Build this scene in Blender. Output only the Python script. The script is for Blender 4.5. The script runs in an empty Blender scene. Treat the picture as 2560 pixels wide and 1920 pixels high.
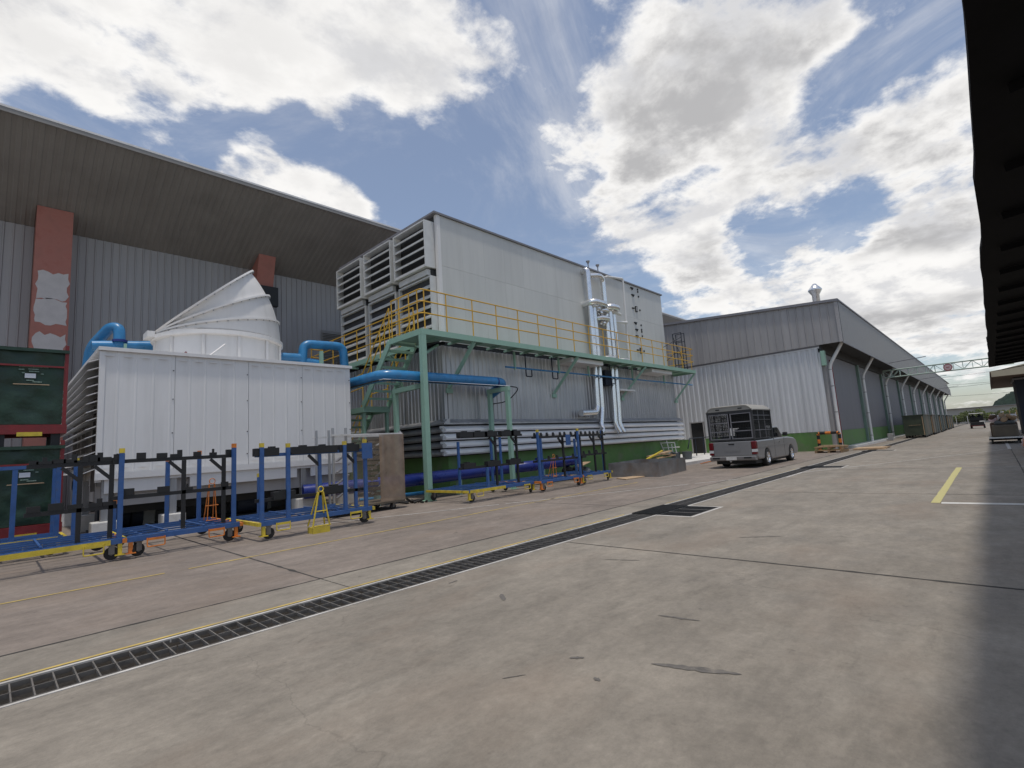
import bpy, bmesh, math, random
from mathutils import Vector, Matrix
random.seed(7)
S = bpy.context.scene
COL = S.collection
R = math.radians

# ------------------------------------------------------------------ camera
cam_d = bpy.data.cameras.new('camera'); cam = bpy.data.objects.new('camera', cam_d); COL.objects.link(cam)
yaw, pitch, roll = R(43.520), R(7.245), R(-3.716)
fwd = Vector((math.cos(pitch)*math.cos(yaw), math.cos(pitch)*math.sin(yaw), math.sin(pitch)))
rgt = Vector((math.sin(yaw), -math.cos(yaw), 0)); upv = rgt.cross(fwd)
r2 = math.cos(roll)*rgt + math.sin(roll)*upv; u2 = -math.sin(roll)*rgt + math.cos(roll)*upv
cam.matrix_world = Matrix(((r2.x, u2.x, -fwd.x, 0), (r2.y, u2.y, -fwd.y, 0), (r2.z, u2.z, -fwd.z, 1.25), (0, 0, 0, 1)))
cam_d.sensor_width = 36; cam_d.lens = 17.531; cam_d.clip_start = .05; cam_d.clip_end = 6000
S.camera = cam
S.view_settings.view_transform = 'Standard'; S.view_settings.look = 'None'
S.view_settings.exposure = EXPO = -0.12; S.view_settings.gamma = 1
S.cycles.use_denoising = True
S.cycles.max_bounces = 5; S.cycles.diffuse_bounces = 3; S.cycles.transparent_max_bounces = 6

# ------------------------------------------------------------------ sun and sky
SUN = Vector((-.13, -.13, 1)).normalized()
sl = bpy.data.lights.new('sun', 'SUN'); sl.energy = 2.5; sl.angle = R(3.5); sl.color = (1, .94, .84)
so = bpy.data.objects.new('sun', sl); COL.objects.link(so)
so.rotation_euler = SUN.to_track_quat('Z', 'Y').to_euler(); so.location = (0, 0, 60)

W = bpy.data.worlds.new('World'); S.world = W; W.use_nodes = True
nt = W.node_tree; N = nt.nodes; L = nt.links; N.clear()
def nd(t, **k):
    n = N.new(t)
    for a, b in k.items(): setattr(n, a, b)
    return n
def mth(op, a, b=None, clamp=False):
    n = nd('ShaderNodeMath', operation=op, use_clamp=clamp)
    for i, v in enumerate((a, b)):
        if v is None: continue
        if isinstance(v, (int, float)): n.inputs[i].default_value = v
        else: L.new(v, n.inputs[i])
    return n.outputs[0]
def smooth(v, a, b):
    n = nd('ShaderNodeMapRange', interpolation_type='SMOOTHSTEP'); L.new(v, n.inputs[0])
    n.inputs[1].default_value = a; n.inputs[2].default_value = b
    return n.outputs[0]
sky = nd('ShaderNodeTexSky', sky_type='NISHITA', sun_disc=False)
sky.sun_elevation = math.asin(SUN.z); sky.sun_rotation = math.atan2(SUN.x, SUN.y)
sky.air_density = 1.0; sky.dust_density = 1.2; sky.ozone_density = 1.5
tc = nd('ShaderNodeTexCoord'); dirn = tc.outputs['Generated']
sep = nd('ShaderNodeSeparateXYZ'); L.new(dirn, sep.inputs[0])
zc = mth('ADD', mth('MAXIMUM', sep.outputs[2], 0.0), .22)
div = nd('ShaderNodeCombineXYZ')
L.new(mth('DIVIDE', sep.outputs[0], zc), div.inputs[0]); L.new(mth('DIVIDE', sep.outputs[1], zc), div.inputs[1])
L.new(mth('MULTIPLY', sep.outputs[2], .8), div.inputs[2])
def noise(vec, scale, detail, rough, off, dist=0.0):
    mp = nd('ShaderNodeVectorMath', operation='ADD'); L.new(vec, mp.inputs[0]); mp.inputs[1].default_value = off
    n = nd('ShaderNodeTexNoise'); L.new(mp.outputs[0], n.inputs['Vector'])
    n.inputs['Scale'].default_value = scale; n.inputs['Detail'].default_value = detail
    n.inputs['Roughness'].default_value = rough; n.inputs['Distortion'].default_value = dist
    return n.outputs['Fac']
n1 = noise(div.outputs[0], 2.6, 10, .60, (3.1, 1.7, 0), .15)
n2 = noise(div.outputs[0], 9.0, 6, .60, (9.3, 4.1, 2), .2)
# cloud banks: (direction, angular radius, weight)
BANKS = [((.04, .81, .587), .20, .30), ((.187, .767, .613), .20, .30), ((.353, .661, .662), .19, .30), ((.49, .56, .665), .14, .26),
 ((.10, .60, .79), .30, .25), ((.268, .835, .482), .06, .38), ((.305, .82, .484), .065, .40), ((.38, .80, .458), .07, .40), ((.44, .78, .44), .05, .34), ((.178, .862, .475), .045, .26),
 ((.581, .614, .535), .12, -.32), ((.04, .872, .487), .06, -.34), ((.144, .85, .5), .07, -.36), ((.238, .82, .52), .06, -.36), ((.338, .775, .53), .07, -.36), ((.44, .708, .55), .08, -.36), ((.48, .72, .50), .07, -.30),
 ((.837, .237, .493), .20, .34), ((.816, .376, .439), .13, .34), ((.776, .482, .406), .09, .28), ((.76, .26, .596), .16, .30), ((.80, .13, .585), .09, .2),
 ((.718, .376, .586), .07, .14), ((.695, .503, .513), .07, .14), ((.92, .00, .40), .12, .30), ((.918, .075, .393), .08, .2),
 ((.892, .353, .283), .10, .28), ((.956, .18, .233), .12, .32), ((.967, .023, .253), .11, .3), ((.986, .036, .161), .12, .26),
 ((.91, .25, .335), .07, -.34), ((.853, .107, .511), .06, -.3), ((.935, .12, .33), .06, -.3), ((.70, .60, .38), .13, -.3), ((.61, .438, .66), .07, -.22), ((.80, .49, .33), .07, -.25)]
acc = None
for d, rad, w in BANKS:
    dn = Vector(d).normalized()
    vm = nd('ShaderNodeVectorMath', operation='DISTANCE'); L.new(dirn, vm.inputs[0]); vm.inputs[1].default_value = dn
    g = mth('MULTIPLY', smooth(vm.outputs['Value'], rad*1.35, rad*.25), w)
    acc = g if acc is None else mth('ADD', acc, g)
acc = mth('MINIMUM', acc, .40)
dens = mth('ADD', mth('ADD', mth('MULTIPLY', n1, 1.55), mth('MULTIPLY', n2, .62)), acc)
cirrus = noise(div.outputs[0], 1.3, 8, .65, (5.5, 2.2, 1), 1.2)
cover = mth('MAXIMUM', smooth(dens, 1.13, 1.40), mth('MULTIPLY', smooth(cirrus, .46, .74), .42))
thick = smooth(dens, 1.32, 1.68)
# grey bases face the ground: thick parts are shaded, rims are bright
n3 = noise(div.outputs[0], 2.0, 5, .5, (1.2, 8.8, 5))
BRIGHT, GREY = (1, .985, .965, 1), (.50, .497, .505, 1)
vmg = nd('ShaderNodeVectorMath', operation='DISTANCE'); L.new(dirn, vmg.inputs[0]); vmg.inputs[1].default_value = Vector((.87, .20, .46)).normalized()
side = mth('ADD', mth('MULTIPLY', smooth(vmg.outputs['Value'], .70, .30), .72), .28)
greyness = mth('MULTIPLY', mth('MULTIPLY', thick, smooth(n3, .34, .58)), side)
# relief: compare the cloud field with itself a little farther from the sun
n1s = noise(div.outputs[0], 2.6, 8, .60, (3.1+.05, 1.7+.07, 0), .15)
rel = smooth(mth('SUBTRACT', n1, n1s), -.10, .05)
bm0 = nd('ShaderNodeMixRGB'); L.new(rel, bm0.inputs[0]); bm0.inputs[1].default_value = (.74, .74, .755, 1); bm0.inputs[2].default_value = BRIGHT
cm = nd('ShaderNodeMixRGB'); L.new(bm0.outputs[0], cm.inputs[1]); cm.inputs[2].default_value = GREY
L.new(greyness, cm.inputs[0])
CL = nd('ShaderNodeVectorMath', operation='SCALE'); L.new(cm.outputs[0], CL.inputs[0]); CL.inputs['Scale'].default_value = CLOUD = 11.6
mixs = nd('ShaderNodeMixRGB'); L.new(cover, mixs.inputs[0])
sb0 = nd('ShaderNodeVectorMath', operation='SCALE'); L.new(sky.outputs[0], sb0.inputs[0]); sb0.inputs['Scale'].default_value = 1.5
hz = nd('ShaderNodeMixRGB'); hz.inputs[0].default_value = .12; L.new(sb0.outputs[0], hz.inputs[1]); hz.inputs[2].default_value = (8.6, 8.5, 8.6, 1)
L.new(hz.outputs[0], mixs.inputs[1]); L.new(CL.outputs[0], mixs.inputs[2])
W.cycles.sampling_method = 'MANUAL'; W.cycles.sample_map_resolution = 512
bg = nd('ShaderNodeBackground'); bg.inputs['Strength'].default_value = .092; L.new(mixs.outputs[0], bg.inputs['Color'])
wo = nd('ShaderNodeOutputWorld'); L.new(bg.outputs[0], wo.inputs[0])

# ------------------------------------------------------------------ helpers
OFF = {}
def ctx_off(p): return OFF.get(p.name, Vector((0, 0, 0))) if p else Vector((0, 0, 0))
def tag(o, label, cat, group=None):
    o['label'] = label; o['category'] = cat
    if group: o['group'] = group
    return o
def thing(name, label, cat, loc=(0, 0, 0), group=None):
    o = bpy.data.objects.new(name, None); COL.objects.link(o); o.location = loc; o.empty_display_size = .2
    OFF[o.name] = Vector(loc); return tag(o, label, cat, group)
def inst(name, mesh, parent, loc, rz=0, scale=None):
    o = bpy.data.objects.new(name, mesh); COL.objects.link(o)
    if parent: o.parent = parent
    o.location = Vector(loc) - ctx_off(parent); o.rotation_euler = (0, 0, rz)
    if scale: o.scale = scale
    OFF[o.name] = ctx_off(parent) if parent else Vector(loc)
    return o
def copy_tree(o, parent=None):
    c = o.copy(); COL.objects.link(c); c.parent = parent
    for ch in list(o.children): copy_tree(ch, c)
    return c
class MB:
    def __init__(s): s.v = []; s.f = []; s.s = []
    def add(s, vs, fs, sm=False):
        b = len(s.v); s.v += [tuple(v) for v in vs]
        for f in fs: s.f.append([i+b for i in f]); s.s.append(sm)
        return s
    def box(s, x0, x1, y0, y1, z0, z1):
        return s.add([(x, y, z) for x in (x0, x1) for y in (y0, y1) for z in (z0, z1)],
            [(0, 1, 3, 2), (4, 6, 7, 5), (0, 4, 5, 1), (2, 3, 7, 6), (0, 2, 6, 4), (1, 5, 7, 3)])
    def beam(s, p, q, w, h=None, up=(0, 0, 1)):
        p, q = Vector(p), Vector(q); h = h or w; d = (q-p).normalized(); u = Vector(up)
        if abs(d.dot(u)) > .98: u = Vector((1, 0, 0))
        a = d.cross(u).normalized()*w/2; b = a.cross(d).normalized()*h/2
        vs = [c+i*a+j*b for c in (p, q) for i, j in ((-1, -1), (1, -1), (1, 1), (-1, 1))]
        return s.add(vs, [(3, 2, 1, 0), (4, 5, 6, 7)]+[(i, (i+1) % 4, (i+1) % 4+4, i+4) for i in range(4)])
    def tube(s, pts, r, n=8, caps=True):
        pts = [Vector(p) for p in pts]; m = len(pts); rs = r if isinstance(r, (list, tuple)) else [r]*m
        T = []
        for i in range(m):
            t = Vector((0, 0, 0))
            if i: t += (pts[i]-pts[i-1]).normalized()
            if i < m-1: t += (pts[i+1]-pts[i]).normalized()
            T.append(t.normalized())
        u = T[0].orthogonal().normalized(); vs = []
        for i in range(m):
            u = (u-T[i]*u.dot(T[i])).normalized(); w = T[i].cross(u)
            k = 1.0
            if 0 < i < m-1: k = 1/max(.5, math.cos(T[i].angle((pts[i+1]-pts[i]).normalized())))
            vs += [pts[i]+rs[i]*(u*math.cos(a)+w*math.sin(a)) for a in [2*math.pi*j/n for j in range(n)]]
        fs = [(i*n+j, i*n+(j+1) % n, (i+1)*n+(j+1) % n, (i+1)*n+j) for i in range(m-1) for j in range(n)]
        s.add(vs, fs, True)
        if caps: s.add(vs[:n], [tuple(range(n))[::-1]]); s.add(vs[-n:], [tuple(range(n))])
        return s
    def lathe(s, c, prof, n=20, axis=(0, 0, 1), sm=True):
        c = Vector(c); ax = Vector(axis).normalized(); u = ax.orthogonal().normalized(); w = ax.cross(u); vs = []
        for r, h in prof: vs += [c+ax*h+r*(u*math.cos(a)+w*math.sin(a)) for a in [2*math.pi*j/n for j in range(n)]]
        return s.add(vs, [(i*n+j, i*n+(j+1) % n, (i+1)*n+(j+1) % n, (i+1)*n+j) for i in range(len(prof)-1) for j in range(n)], sm)
    def prism(s, poly, plane, a, b):
        f = {'XZ': lambda p, t: (p[0], t, p[1]), 'YZ': lambda p, t: (t, p[0], p[1]), 'XY': lambda p, t: (p[0], p[1], t)}[plane]
        n = len(poly); vs = [f(p, a) for p in poly]+[f(p, b) for p in poly]
        return s.add(vs, [tuple(range(n))[::-1], tuple(range(n, 2*n))]+[(i, (i+1) % n, (i+1) % n+n, i+n) for i in range(n)])
    def mesh(s, name, mat, off=(0, 0, 0), fix=True):
        me = bpy.data.meshes.new(name); o = Vector(off)
        me.from_pydata([tuple(Vector(v)-o) for v in s.v], [], s.f)
        for p, sm in zip(me.polygons, s.s): p.use_smooth = sm
        if fix:
            bm = bmesh.new(); bm.from_mesh(me); bmesh.ops.recalc_face_normals(bm, faces=bm.faces); bm.to_mesh(me); bm.free()
        if any(s.s): me.set_sharp_from_angle(angle=R(50))
        me.materials.append(mat); return me
    def build(s, name, mat, parent=None, loc=None, bevel=0, fix=True):
        off = ctx_off(parent) if parent else Vector(loc or (0, 0, 0))
        o = bpy.data.objects.new(name, s.mesh(name, mat, off, fix)); COL.objects.link(o)
        if parent: o.parent = parent
        else: o.location = off
        OFF[o.name] = off
        if bevel:
            b = o.modifiers.new('bevel', 'BEVEL'); b.width = bevel; b.segments = 2; b.limit_method = 'ANGLE'
        return o
def rpath(pts, rad, n=6):
    pts = [Vector(p) for p in pts]; out = [pts[0]]
    for i in range(1, len(pts)-1):
        a, b, c = pts[i-1], pts[i], pts[i+1]; d1 = (a-b).normalized(); d2 = (c-b).normalized()
        r = min(rad, (a-b).length*.49, (c-b).length*.49)
        p, q = b+d1*r, b+d2*r
        for k in range(n+1):
            t = k/n; out.append((1-t)**2*p+2*t*(1-t)*b+t*t*q)
    return out+[pts[-1]]

# ------------------------------------------------------------------ materials
def M(name, col, rough=.6, metal=0.0, var=.12, scale=2.0, stretch=(1, 1, 1), bump=0.0, bscale=40, spec=.5, dirt=None, dscale=1.2, damt=.35, dstretch=(1, 1, 1), alpha=None, rand=.0):
    m = bpy.data.materials.new(name); m.use_nodes = True; t = m.node_tree; b = t.nodes['Principled BSDF']
    g = t.nodes.new('ShaderNodeNewGeometry'); pos = g.outputs['Position']
    def nz(sc, st, det, ro=.6):
        mp = t.nodes.new('ShaderNodeMapping'); mp.inputs['Scale'].default_value = st; t.links.new(pos, mp.inputs[0])
        n = t.nodes.new('ShaderNodeTexNoise'); n.inputs['Scale'].default_value = sc; n.inputs['Detail'].default_value = det; n.inputs['Roughness'].default_value = ro
        t.links.new(mp.outputs[0], n.inputs[0]); return n.outputs['Fac']
    def ramp(v, a, c, lo, hi):
        r = t.nodes.new('ShaderNodeMapRange'); t.links.new(v, r.inputs[0])
        for i, x in enumerate((a, c, lo, hi)): r.inputs[i+1].default_value = x
        return r.outputs[0]
    n = nz(scale, stretch, 4)
    mx = t.nodes.new('ShaderNodeMixRGB'); mx.blend_type = 'MULTIPLY'; mx.inputs[0].default_value = 1; mx.inputs[1].default_value = (*col, 1)
    f = ramp(n, .3, .7, 1-var, 1+var*.6)
    if rand:
        oi = t.nodes.new('ShaderNodeObjectInfo'); mm = t.nodes.new('ShaderNodeMath'); mm.operation = 'MULTIPLY'
        t.links.new(f, mm.inputs[0]); t.links.new(ramp(oi.outputs['Random'], 0, 1, 1-rand, 1+rand), mm.inputs[1]); f = mm.outputs[0]
    t.links.new(f, mx.inputs[2]); out = mx.outputs[0]
    if dirt:
        d = nz(dscale, dstretch, 6, .65); m2 = t.nodes.new('ShaderNodeMixRGB'); t.links.new(out, m2.inputs[1]); m2.inputs[2].default_value = (*dirt, 1)
        t.links.new(ramp(d, .5, .72, 0, damt), m2.inputs[0]); out = m2.outputs[0]
    t.links.new(out, b.inputs['Base Color'])
    if var > .04: t.links.new(ramp(n, .3, .7, max(0, rough-.08), min(1, rough+.08)), b.inputs['Roughness'])
    else: b.inputs['Roughness'].default_value = rough
    b.inputs['Metallic'].default_value = metal; b.inputs['Specular IOR Level'].default_value = spec
    if bump:
        bp = t.nodes.new('ShaderNodeBump'); bp.inputs['Strength'].default_value = bump; bp.inputs['Distance'].default_value = .02
        t.links.new(nz(bscale, (1, 1, 1), 4), bp.inputs['Height']); t.links.new(bp.outputs[0], b.inputs['Normal'])
    if alpha is not None:
        b.inputs['Alpha'].default_value = alpha
    return m
def concrete(name, tint, lo, hi):
    m = bpy.data.materials.new(name); m.use_nodes = True; t = m.node_tree; b = t.nodes['Principled BSDF']
    g = t.nodes.new('ShaderNodeNewGeometry'); pos = g.outputs['Position']
    def nz(sc, det, st=(1, 1, 1), ro=.6, off=0):
        mp = t.nodes.new('ShaderNodeMapping'); mp.inputs['Scale'].default_value = st; mp.inputs['Location'].default_value = (off, off*1.7, 0); t.links.new(pos, mp.inputs[0])
        n = t.nodes.new('ShaderNodeTexNoise'); n.inputs['Scale'].default_value = sc; n.inputs['Detail'].default_value = det; n.inputs['Roughness'].default_value = ro
        t.links.new(mp.outputs[0], n.inputs[0]); return n.outputs['Fac']
    def rg(v, a, c, lo_, hi_):
        r = t.nodes.new('ShaderNodeMapRange'); t.links.new(v, r.inputs[0])
        for i, x in enumerate((a, c, lo_, hi_)): r.inputs[i+1].default_value = x
        return r.outputs[0]
    def mul(a, c):
        n = t.nodes.new('ShaderNodeMath'); n.operation = 'MULTIPLY'; t.links.new(a, n.inputs[0]); t.links.new(c, n.inputs[1]); return n.outputs[0]
    v = rg(nz(.45, 8), .3, .7, lo, hi)
    v = mul(v, rg(nz(2.6, 8, (.5, 1, 1), .65, 5), .35, .68, .78, 1.08))      # trowel mottling
    v = mul(v, rg(nz(22, 8, (1, 1, 1), .82, 2), .32, .68, .84, 1.12))           # grain
    v = mul(v, rg(nz(95, 3, (1, 1, 1), .8, 4), .28, .42, .80, 1.0))             # grit
    v = mul(v, rg(nz(3.3, 9, (.25, 1, 1), .8, 31), .56, .66, 1, .86))           # thin tyre scuffs
    v = mul(v, rg(nz(1.1, 10, (.35, 1, 1), .72, 9), .58, .74, 1, .72))        # dark tyre dirt streaks along the lane
    v = mul(v, rg(nz(7.5, 3, (1, 1, 1), .5, 13), .70, .76, 1, .72))           # small spots
    v = mul(v, rg(nz(8.5, 9, (.7, 1, 1), .78, 17), .36, .66, .84, 1.10))        # hand-sized mottling
    sp = t.nodes.new('ShaderNodeTexVoronoi'); sp.inputs['Scale'].default_value = 2.3; t.links.new(pos, sp.inputs[0])
    sr = t.nodes.new('ShaderNodeSeparateColor'); t.links.new(sp.outputs['Color'], sr.inputs[0])
    spot = rg(sp.outputs['Distance'], .02, .055, .0, 1); pick = rg(sr.outputs[0], .80, .82, 1, 0)
    mxs = t.nodes.new('ShaderNodeMath'); mxs.operation = 'MAXIMUM'; t.links.new(spot, mxs.inputs[0]); t.links.new(pick, mxs.inputs[1])
    v = mul(v, rg(mxs.outputs[0], 0, 1, .62, 1))                                # oil drips
    # hairline cracks
    vo = t.nodes.new('ShaderNodeTexVoronoi'); vo.feature = 'DISTANCE_TO_EDGE'; vo.inputs['Scale'].default_value = .16
    dm = t.nodes.new('ShaderNodeVectorMath'); dm.operation = 'ADD'; t.links.new(pos, dm.inputs[0])
    nn = t.nodes.new('ShaderNodeTexNoise'); nn.inputs['Scale'].default_value = 1.6; nn.inputs['Detail'].default_value = 6; t.links.new(pos, nn.inputs[0])
    sc = t.nodes.new('ShaderNodeVectorMath'); sc.operation = 'SCALE'; sc.inputs['Scale'].default_value = .7; t.links.new(nn.outputs['Color'], sc.inputs[0])
    t.links.new(sc.outputs[0], dm.inputs[1]); t.links.new(dm.outputs[0], vo.inputs[0])
    crk = rg(vo.outputs['Distance'], 0, .0012, .80, 1)
    v = mul(v, crk)
    mx = t.nodes.new('ShaderNodeMixRGB'); mx.blend_type = 'MULTIPLY'; mx.inputs[0].default_value = 1; mx.inputs[1].default_value = (*tint, 1); t.links.new(v, mx.inputs[2])
    # rusty-brown dust
    m2 = t.nodes.new('ShaderNodeMixRGB'); t.links.new(mx.outputs[0], m2.inputs[1]); m2.inputs[2].default_value = (.235, .178, .135, 1)
    t.links.new(rg(nz(.8, 7, (.6, 1, 1), .6, 21), .52, .74, 0, .5), m2.inputs[0])
    t.links.new(m2.outputs[0], b.inputs['Base Color'])
    t.links.new(rg(nz(2.2, 6, (1, 1, 1), .6, 5), .3, .7, .55, .8), b.inputs['Roughness']); b.inputs['Specular IOR Level'].default_value = .35
    bp = t.nodes.new('ShaderNodeBump'); bp.inputs['Strength'].default_value = .25; bp.inputs['Distance'].default_value = .01
    t.links.new(nz(60, 4), bp.inputs['Height']); t.links.new(bp.outputs[0], b.inputs['Normal'])
    return m
MT = {}
MT['conc'] = concrete('concrete_slab', (.272, .242, .203), .82, 1.15)
MT['conc_red'] = concrete('concrete_dusty', (.25, .210, .180), .84, 1.12)
MT['ground'] = concrete('ground_base', (.28, .25, .215), .8, 1.1)
MT['black'] = M('black_steel', (.012, .012, .013), .55, var=.3)
MT['rubber'] = M('rubber', (.018, .017, .016), .8, var=.3)
MT['blue'] = M('blue_paint', (.034, .105, .30), .48, var=.25, scale=9, dirt=(.06, .075, .11), damt=.7, dscale=9)
MT['bluepipe'] = M('blue_pipe_paint', (.03, .20, .43), .33, var=.2, scale=4, dirt=(.06, .15, .26), damt=.6, dscale=5)
MT['navy'] = M('deep_blue_pipe_paint', (.012, .026, .18), .3, var=.12, scale=3)
MT['yellow'] = M('yellow_paint', (.62, .47, .045), .5, var=.2, scale=7, dirt=(.2, .15, .06), damt=.5, dscale=6)
MT['rail'] = M('yellow_rail_paint', (.62, .36, .035), .45, var=.12)
MT['orange'] = M('orange_paint', (.66, .20, .03), .5, var=.2, scale=7, dirt=(.22, .1, .05), damt=.5, dscale=6)
MT['mint'] = M('mint_green_paint', (.27, .44, .345), .5, var=.1, scale=3, dirt=(.18, .26, .2), damt=.4, dscale=3)
MT['green'] = M('green_wall_paint', (.105, .22, .062), .65, var=.2, scale=1.2, stretch=(1, 1, .5), dirt=(.17, .18, .12), damt=.7, dscale=1.8, bump=.15)
MT['galv'] = M('galvanised_sheet', (.42, .42, .43), .38, .6, var=.22, scale=1.4, stretch=(3, 3, .25), dirt=(.26, .27, .29), dscale=2.2, dstretch=(4, 4, .3), damt=.55)
MT['galv_l'] = M('galvanised_sheet_light', (.64, .645, .655), .45, .30, var=.14, scale=1.0, stretch=(3, 3, .2), rand=.05)
MT['clad'] = M('grey_cladding', (.36, .345, .34), .5, .15, var=.14, scale=1.0, stretch=(2, 2, .2), rand=.04)
MT['clad_d'] = M('dark_grey_cladding', (.215, .21, .225), .55, .15, var=.14, scale=.8, stretch=(2, 2, .25))
MT['soffit'] = M('brown_grey_soffit', (.27, .262, .25), .7, var=.12, scale=1.0)
MT['panel'] = M('off_white_panel', (.56, .56, .535), .5, var=.05, scale=.7, stretch=(1, 1, .5), rand=.03, dirt=(.43, .425, .405), damt=.35, dscale=1.2, dstretch=(3, 3, .2))
MT['louver'] = M('louver_aluminium', (.62, .62, .60), .45, .1, var=.1, scale=3)
MT['white'] = M('white_frp', (.72, .705, .69), .45, var=.05, scale=1.4, stretch=(1, 1, .4), dirt=(.56, .545, .52), damt=.4, dscale=1.4, dstretch=(3, 3, .2), rand=.03)
MT['whitec'] = M('white_concrete', (.62, .61, .59), .75, var=.12, scale=6, dirt=(.4, .36, .3), damt=.5, dscale=4)
MT['silver'] = M('polished_jacket', (.80, .80, .80), .22, .9, var=.08, scale=5)
MT['whitepipe'] = M('white_pipe', (.72, .71, .69), .4, .1, var=.06)
MT['red'] = M('red_paint', (.20, .016, .018), .5, var=.2, scale=6, dirt=(.12, .02, .02), damt=.5, dscale=5)
MT['tarp'] = M('green_tarp', (.012, .040, .022), .42, var=.3, scale=4, bump=.6, bscale=7)
MT['paper'] = M('paper', (.68, .70, .74), .8, var=.1)
MT['stencil'] = M('pale_stencil', (.22, .30, .25), .8, var=.5, scale=60)
MT['wood'] = M('timber', (.36, .24, .13), .8, var=.3, scale=6, stretch=(1, 6, 6))
MT['ply'] = M('plywood', (.45, .32, .20), .75, var=.2, scale=3, stretch=(1, 5, 5))
MT['grate'] = M('grate_steel', (.19, .175, .16), .6, .4, var=.3, scale=9)
MT['void'] = M('drain_shade_black', (.012, .011, .010), .9, var=.2)  # black puts the shade inside drain and pits into the colour
MT['ypaint'] = M('worn_yellow_line', (.52, .38, .11), .7, var=.25, scale=5, dirt=(.29, .25, .2), damt=.9, dscale=4)
MT['ypale'] = M('pale_yellow_line', (.52, .47, .20), .7, var=.15, scale=5, dirt=(.3, .28, .2), damt=.6, dscale=5)
MT['wpaint'] = M('worn_white_line', (.55, .53, .50), .7, var=.2, scale=5, dirt=(.3, .27, .23), damt=.9, dscale=3)
MT['skid'] = M('skid_mark', (.125, .115, .105), .8, var=.3, scale=9, dirt=(.22, .197, .168), damt=.9, dscale=14)
MT['tar'] = M('joint_filler', (.05, .046, .042), .9, var=.4, scale=14)
MT['wclean'] = M('white_line', (.62, .61, .58), .7, var=.12, scale=5, dirt=(.35, .32, .28), damt=.5, dscale=5)
MT['eave'] = M('shade_dark_grey', (.045, .046, .048), .8, var=.2)  # dark grey holds the eave and louver shade; plain dark on the cage frame
MT['film'] = M('clear_dusty_film', (.36, .29, .22), .3, var=.3, scale=3, alpha=.22)
MT['brown'] = M('dusty_film', (.30, .22, .16), .35, var=.35, scale=3, dirt=(.2, .13, .09), damt=.6, dscale=4, alpha=.68)
MT['card'] = M('cardboard', (.36, .25, .155), .85, var=.15, scale=4)
MT['canopy'] = M('shade_black_canopy', (.010, .010, .011), .9, var=.4, scale=3, spec=.1)  # near-black colour stands in for the deep shade under the roof
MT['beige'] = M('beige_canopy', (.42, .37, .27), .7, var=.1, scale=2)
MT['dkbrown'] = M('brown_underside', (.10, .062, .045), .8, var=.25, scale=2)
MT['dknavy'] = M('dark_navy_wall', (.012, .018, .032), .7, var=.2)
MT['olive'] = M('olive_tarp', (.050, .062, .038), .6, var=.35, scale=2, bump=.4, bscale=5)
MT['kbrown'] = M('brown_tarp', (.13, .105, .075), .65, var=.3, scale=2)
MT['dkgreen'] = M('dark_green_sheet', (.028, .042, .037), .6, var=.3, scale=2)
MT['column'] = M('red_oxide_column', (.44, .18, .14), .75, var=.16, scale=2, dirt=(.26, .07, .055), damt=.5, dscale=2)
MT['patch'] = M('bare_plaster_patch', (.58, .54, .52), .85, var=.1, scale=3)
MT['hill'] = M('forest_hill', (.022, .036, .028), .95, var=.5, scale=.05, spec=.1)
MT['farwall'] = M('far_wall', (.34, .33, .30), .8, var=.1, scale=.2)
MT['leaf'] = M('leaf', (.085, .11, .028), .7, var=.5, scale=.7, spec=.2)
MT['bark'] = M('bark', (.10, .075, .05), .9, var=.3)
MT['car'] = M('silver_car_paint', (.255, .252, .255), .28, .3, var=.03, scale=2)
MT['chrome'] = M('chrome', (.85, .85, .85), .12, 1.0, var=.03)
MT['glass'] = M('dark_glass', (.012, .014, .016), .08, var=.1, spec=.6)
MT['lamp_red'] = M('red_lens', (.13, .008, .012), .2, var=.1)
MT['lamp_clear'] = M('clear_lens', (.62, .62, .62), .2, var=.05)
MT['cageroof'] = M('cage_roof', (.31, .295, .26), .5, var=.1)
MT['mintd'] = M('dull_green_column', (.17, .25, .21), .6, var=.15)
MT['truss'] = M('pale_green_truss', (.42, .52, .46), .5, var=.1)
MT['fascia'] = M('fascia_grey', (.27, .262, .258), .5, .15, var=.1, scale=.8, stretch=(2, 2, .3))
MT['zinc'] = M('sunlit_zinc_band', (.84, .84, .84), .35, .15, var=.06, scale=2)  # lighter than the side bands: sunlight put into the front band colour
MT['skin'] = M('skin', (.30, .18, .12), .6, var=.1)
MT['cloth'] = M('dark_cloth', (.016, .017, .022), .9, var=.3)
MT['signred'] = M('sign_red', (.36, .13, .14), .6, var=.1)
MT['signface'] = M('sign_face', (.60, .44, .44), .6, var=.1)
MT['slate'] = M('grey_galvanised_tray', (.29, .29, .295), .42, .55, var=.3, scale=2.2, dirt=(.26, .17, .11), damt=.55, dscale=1.5)
MT['bin'] = M('grey_plastic', (.10, .11, .115), .6, var=.2)
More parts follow.
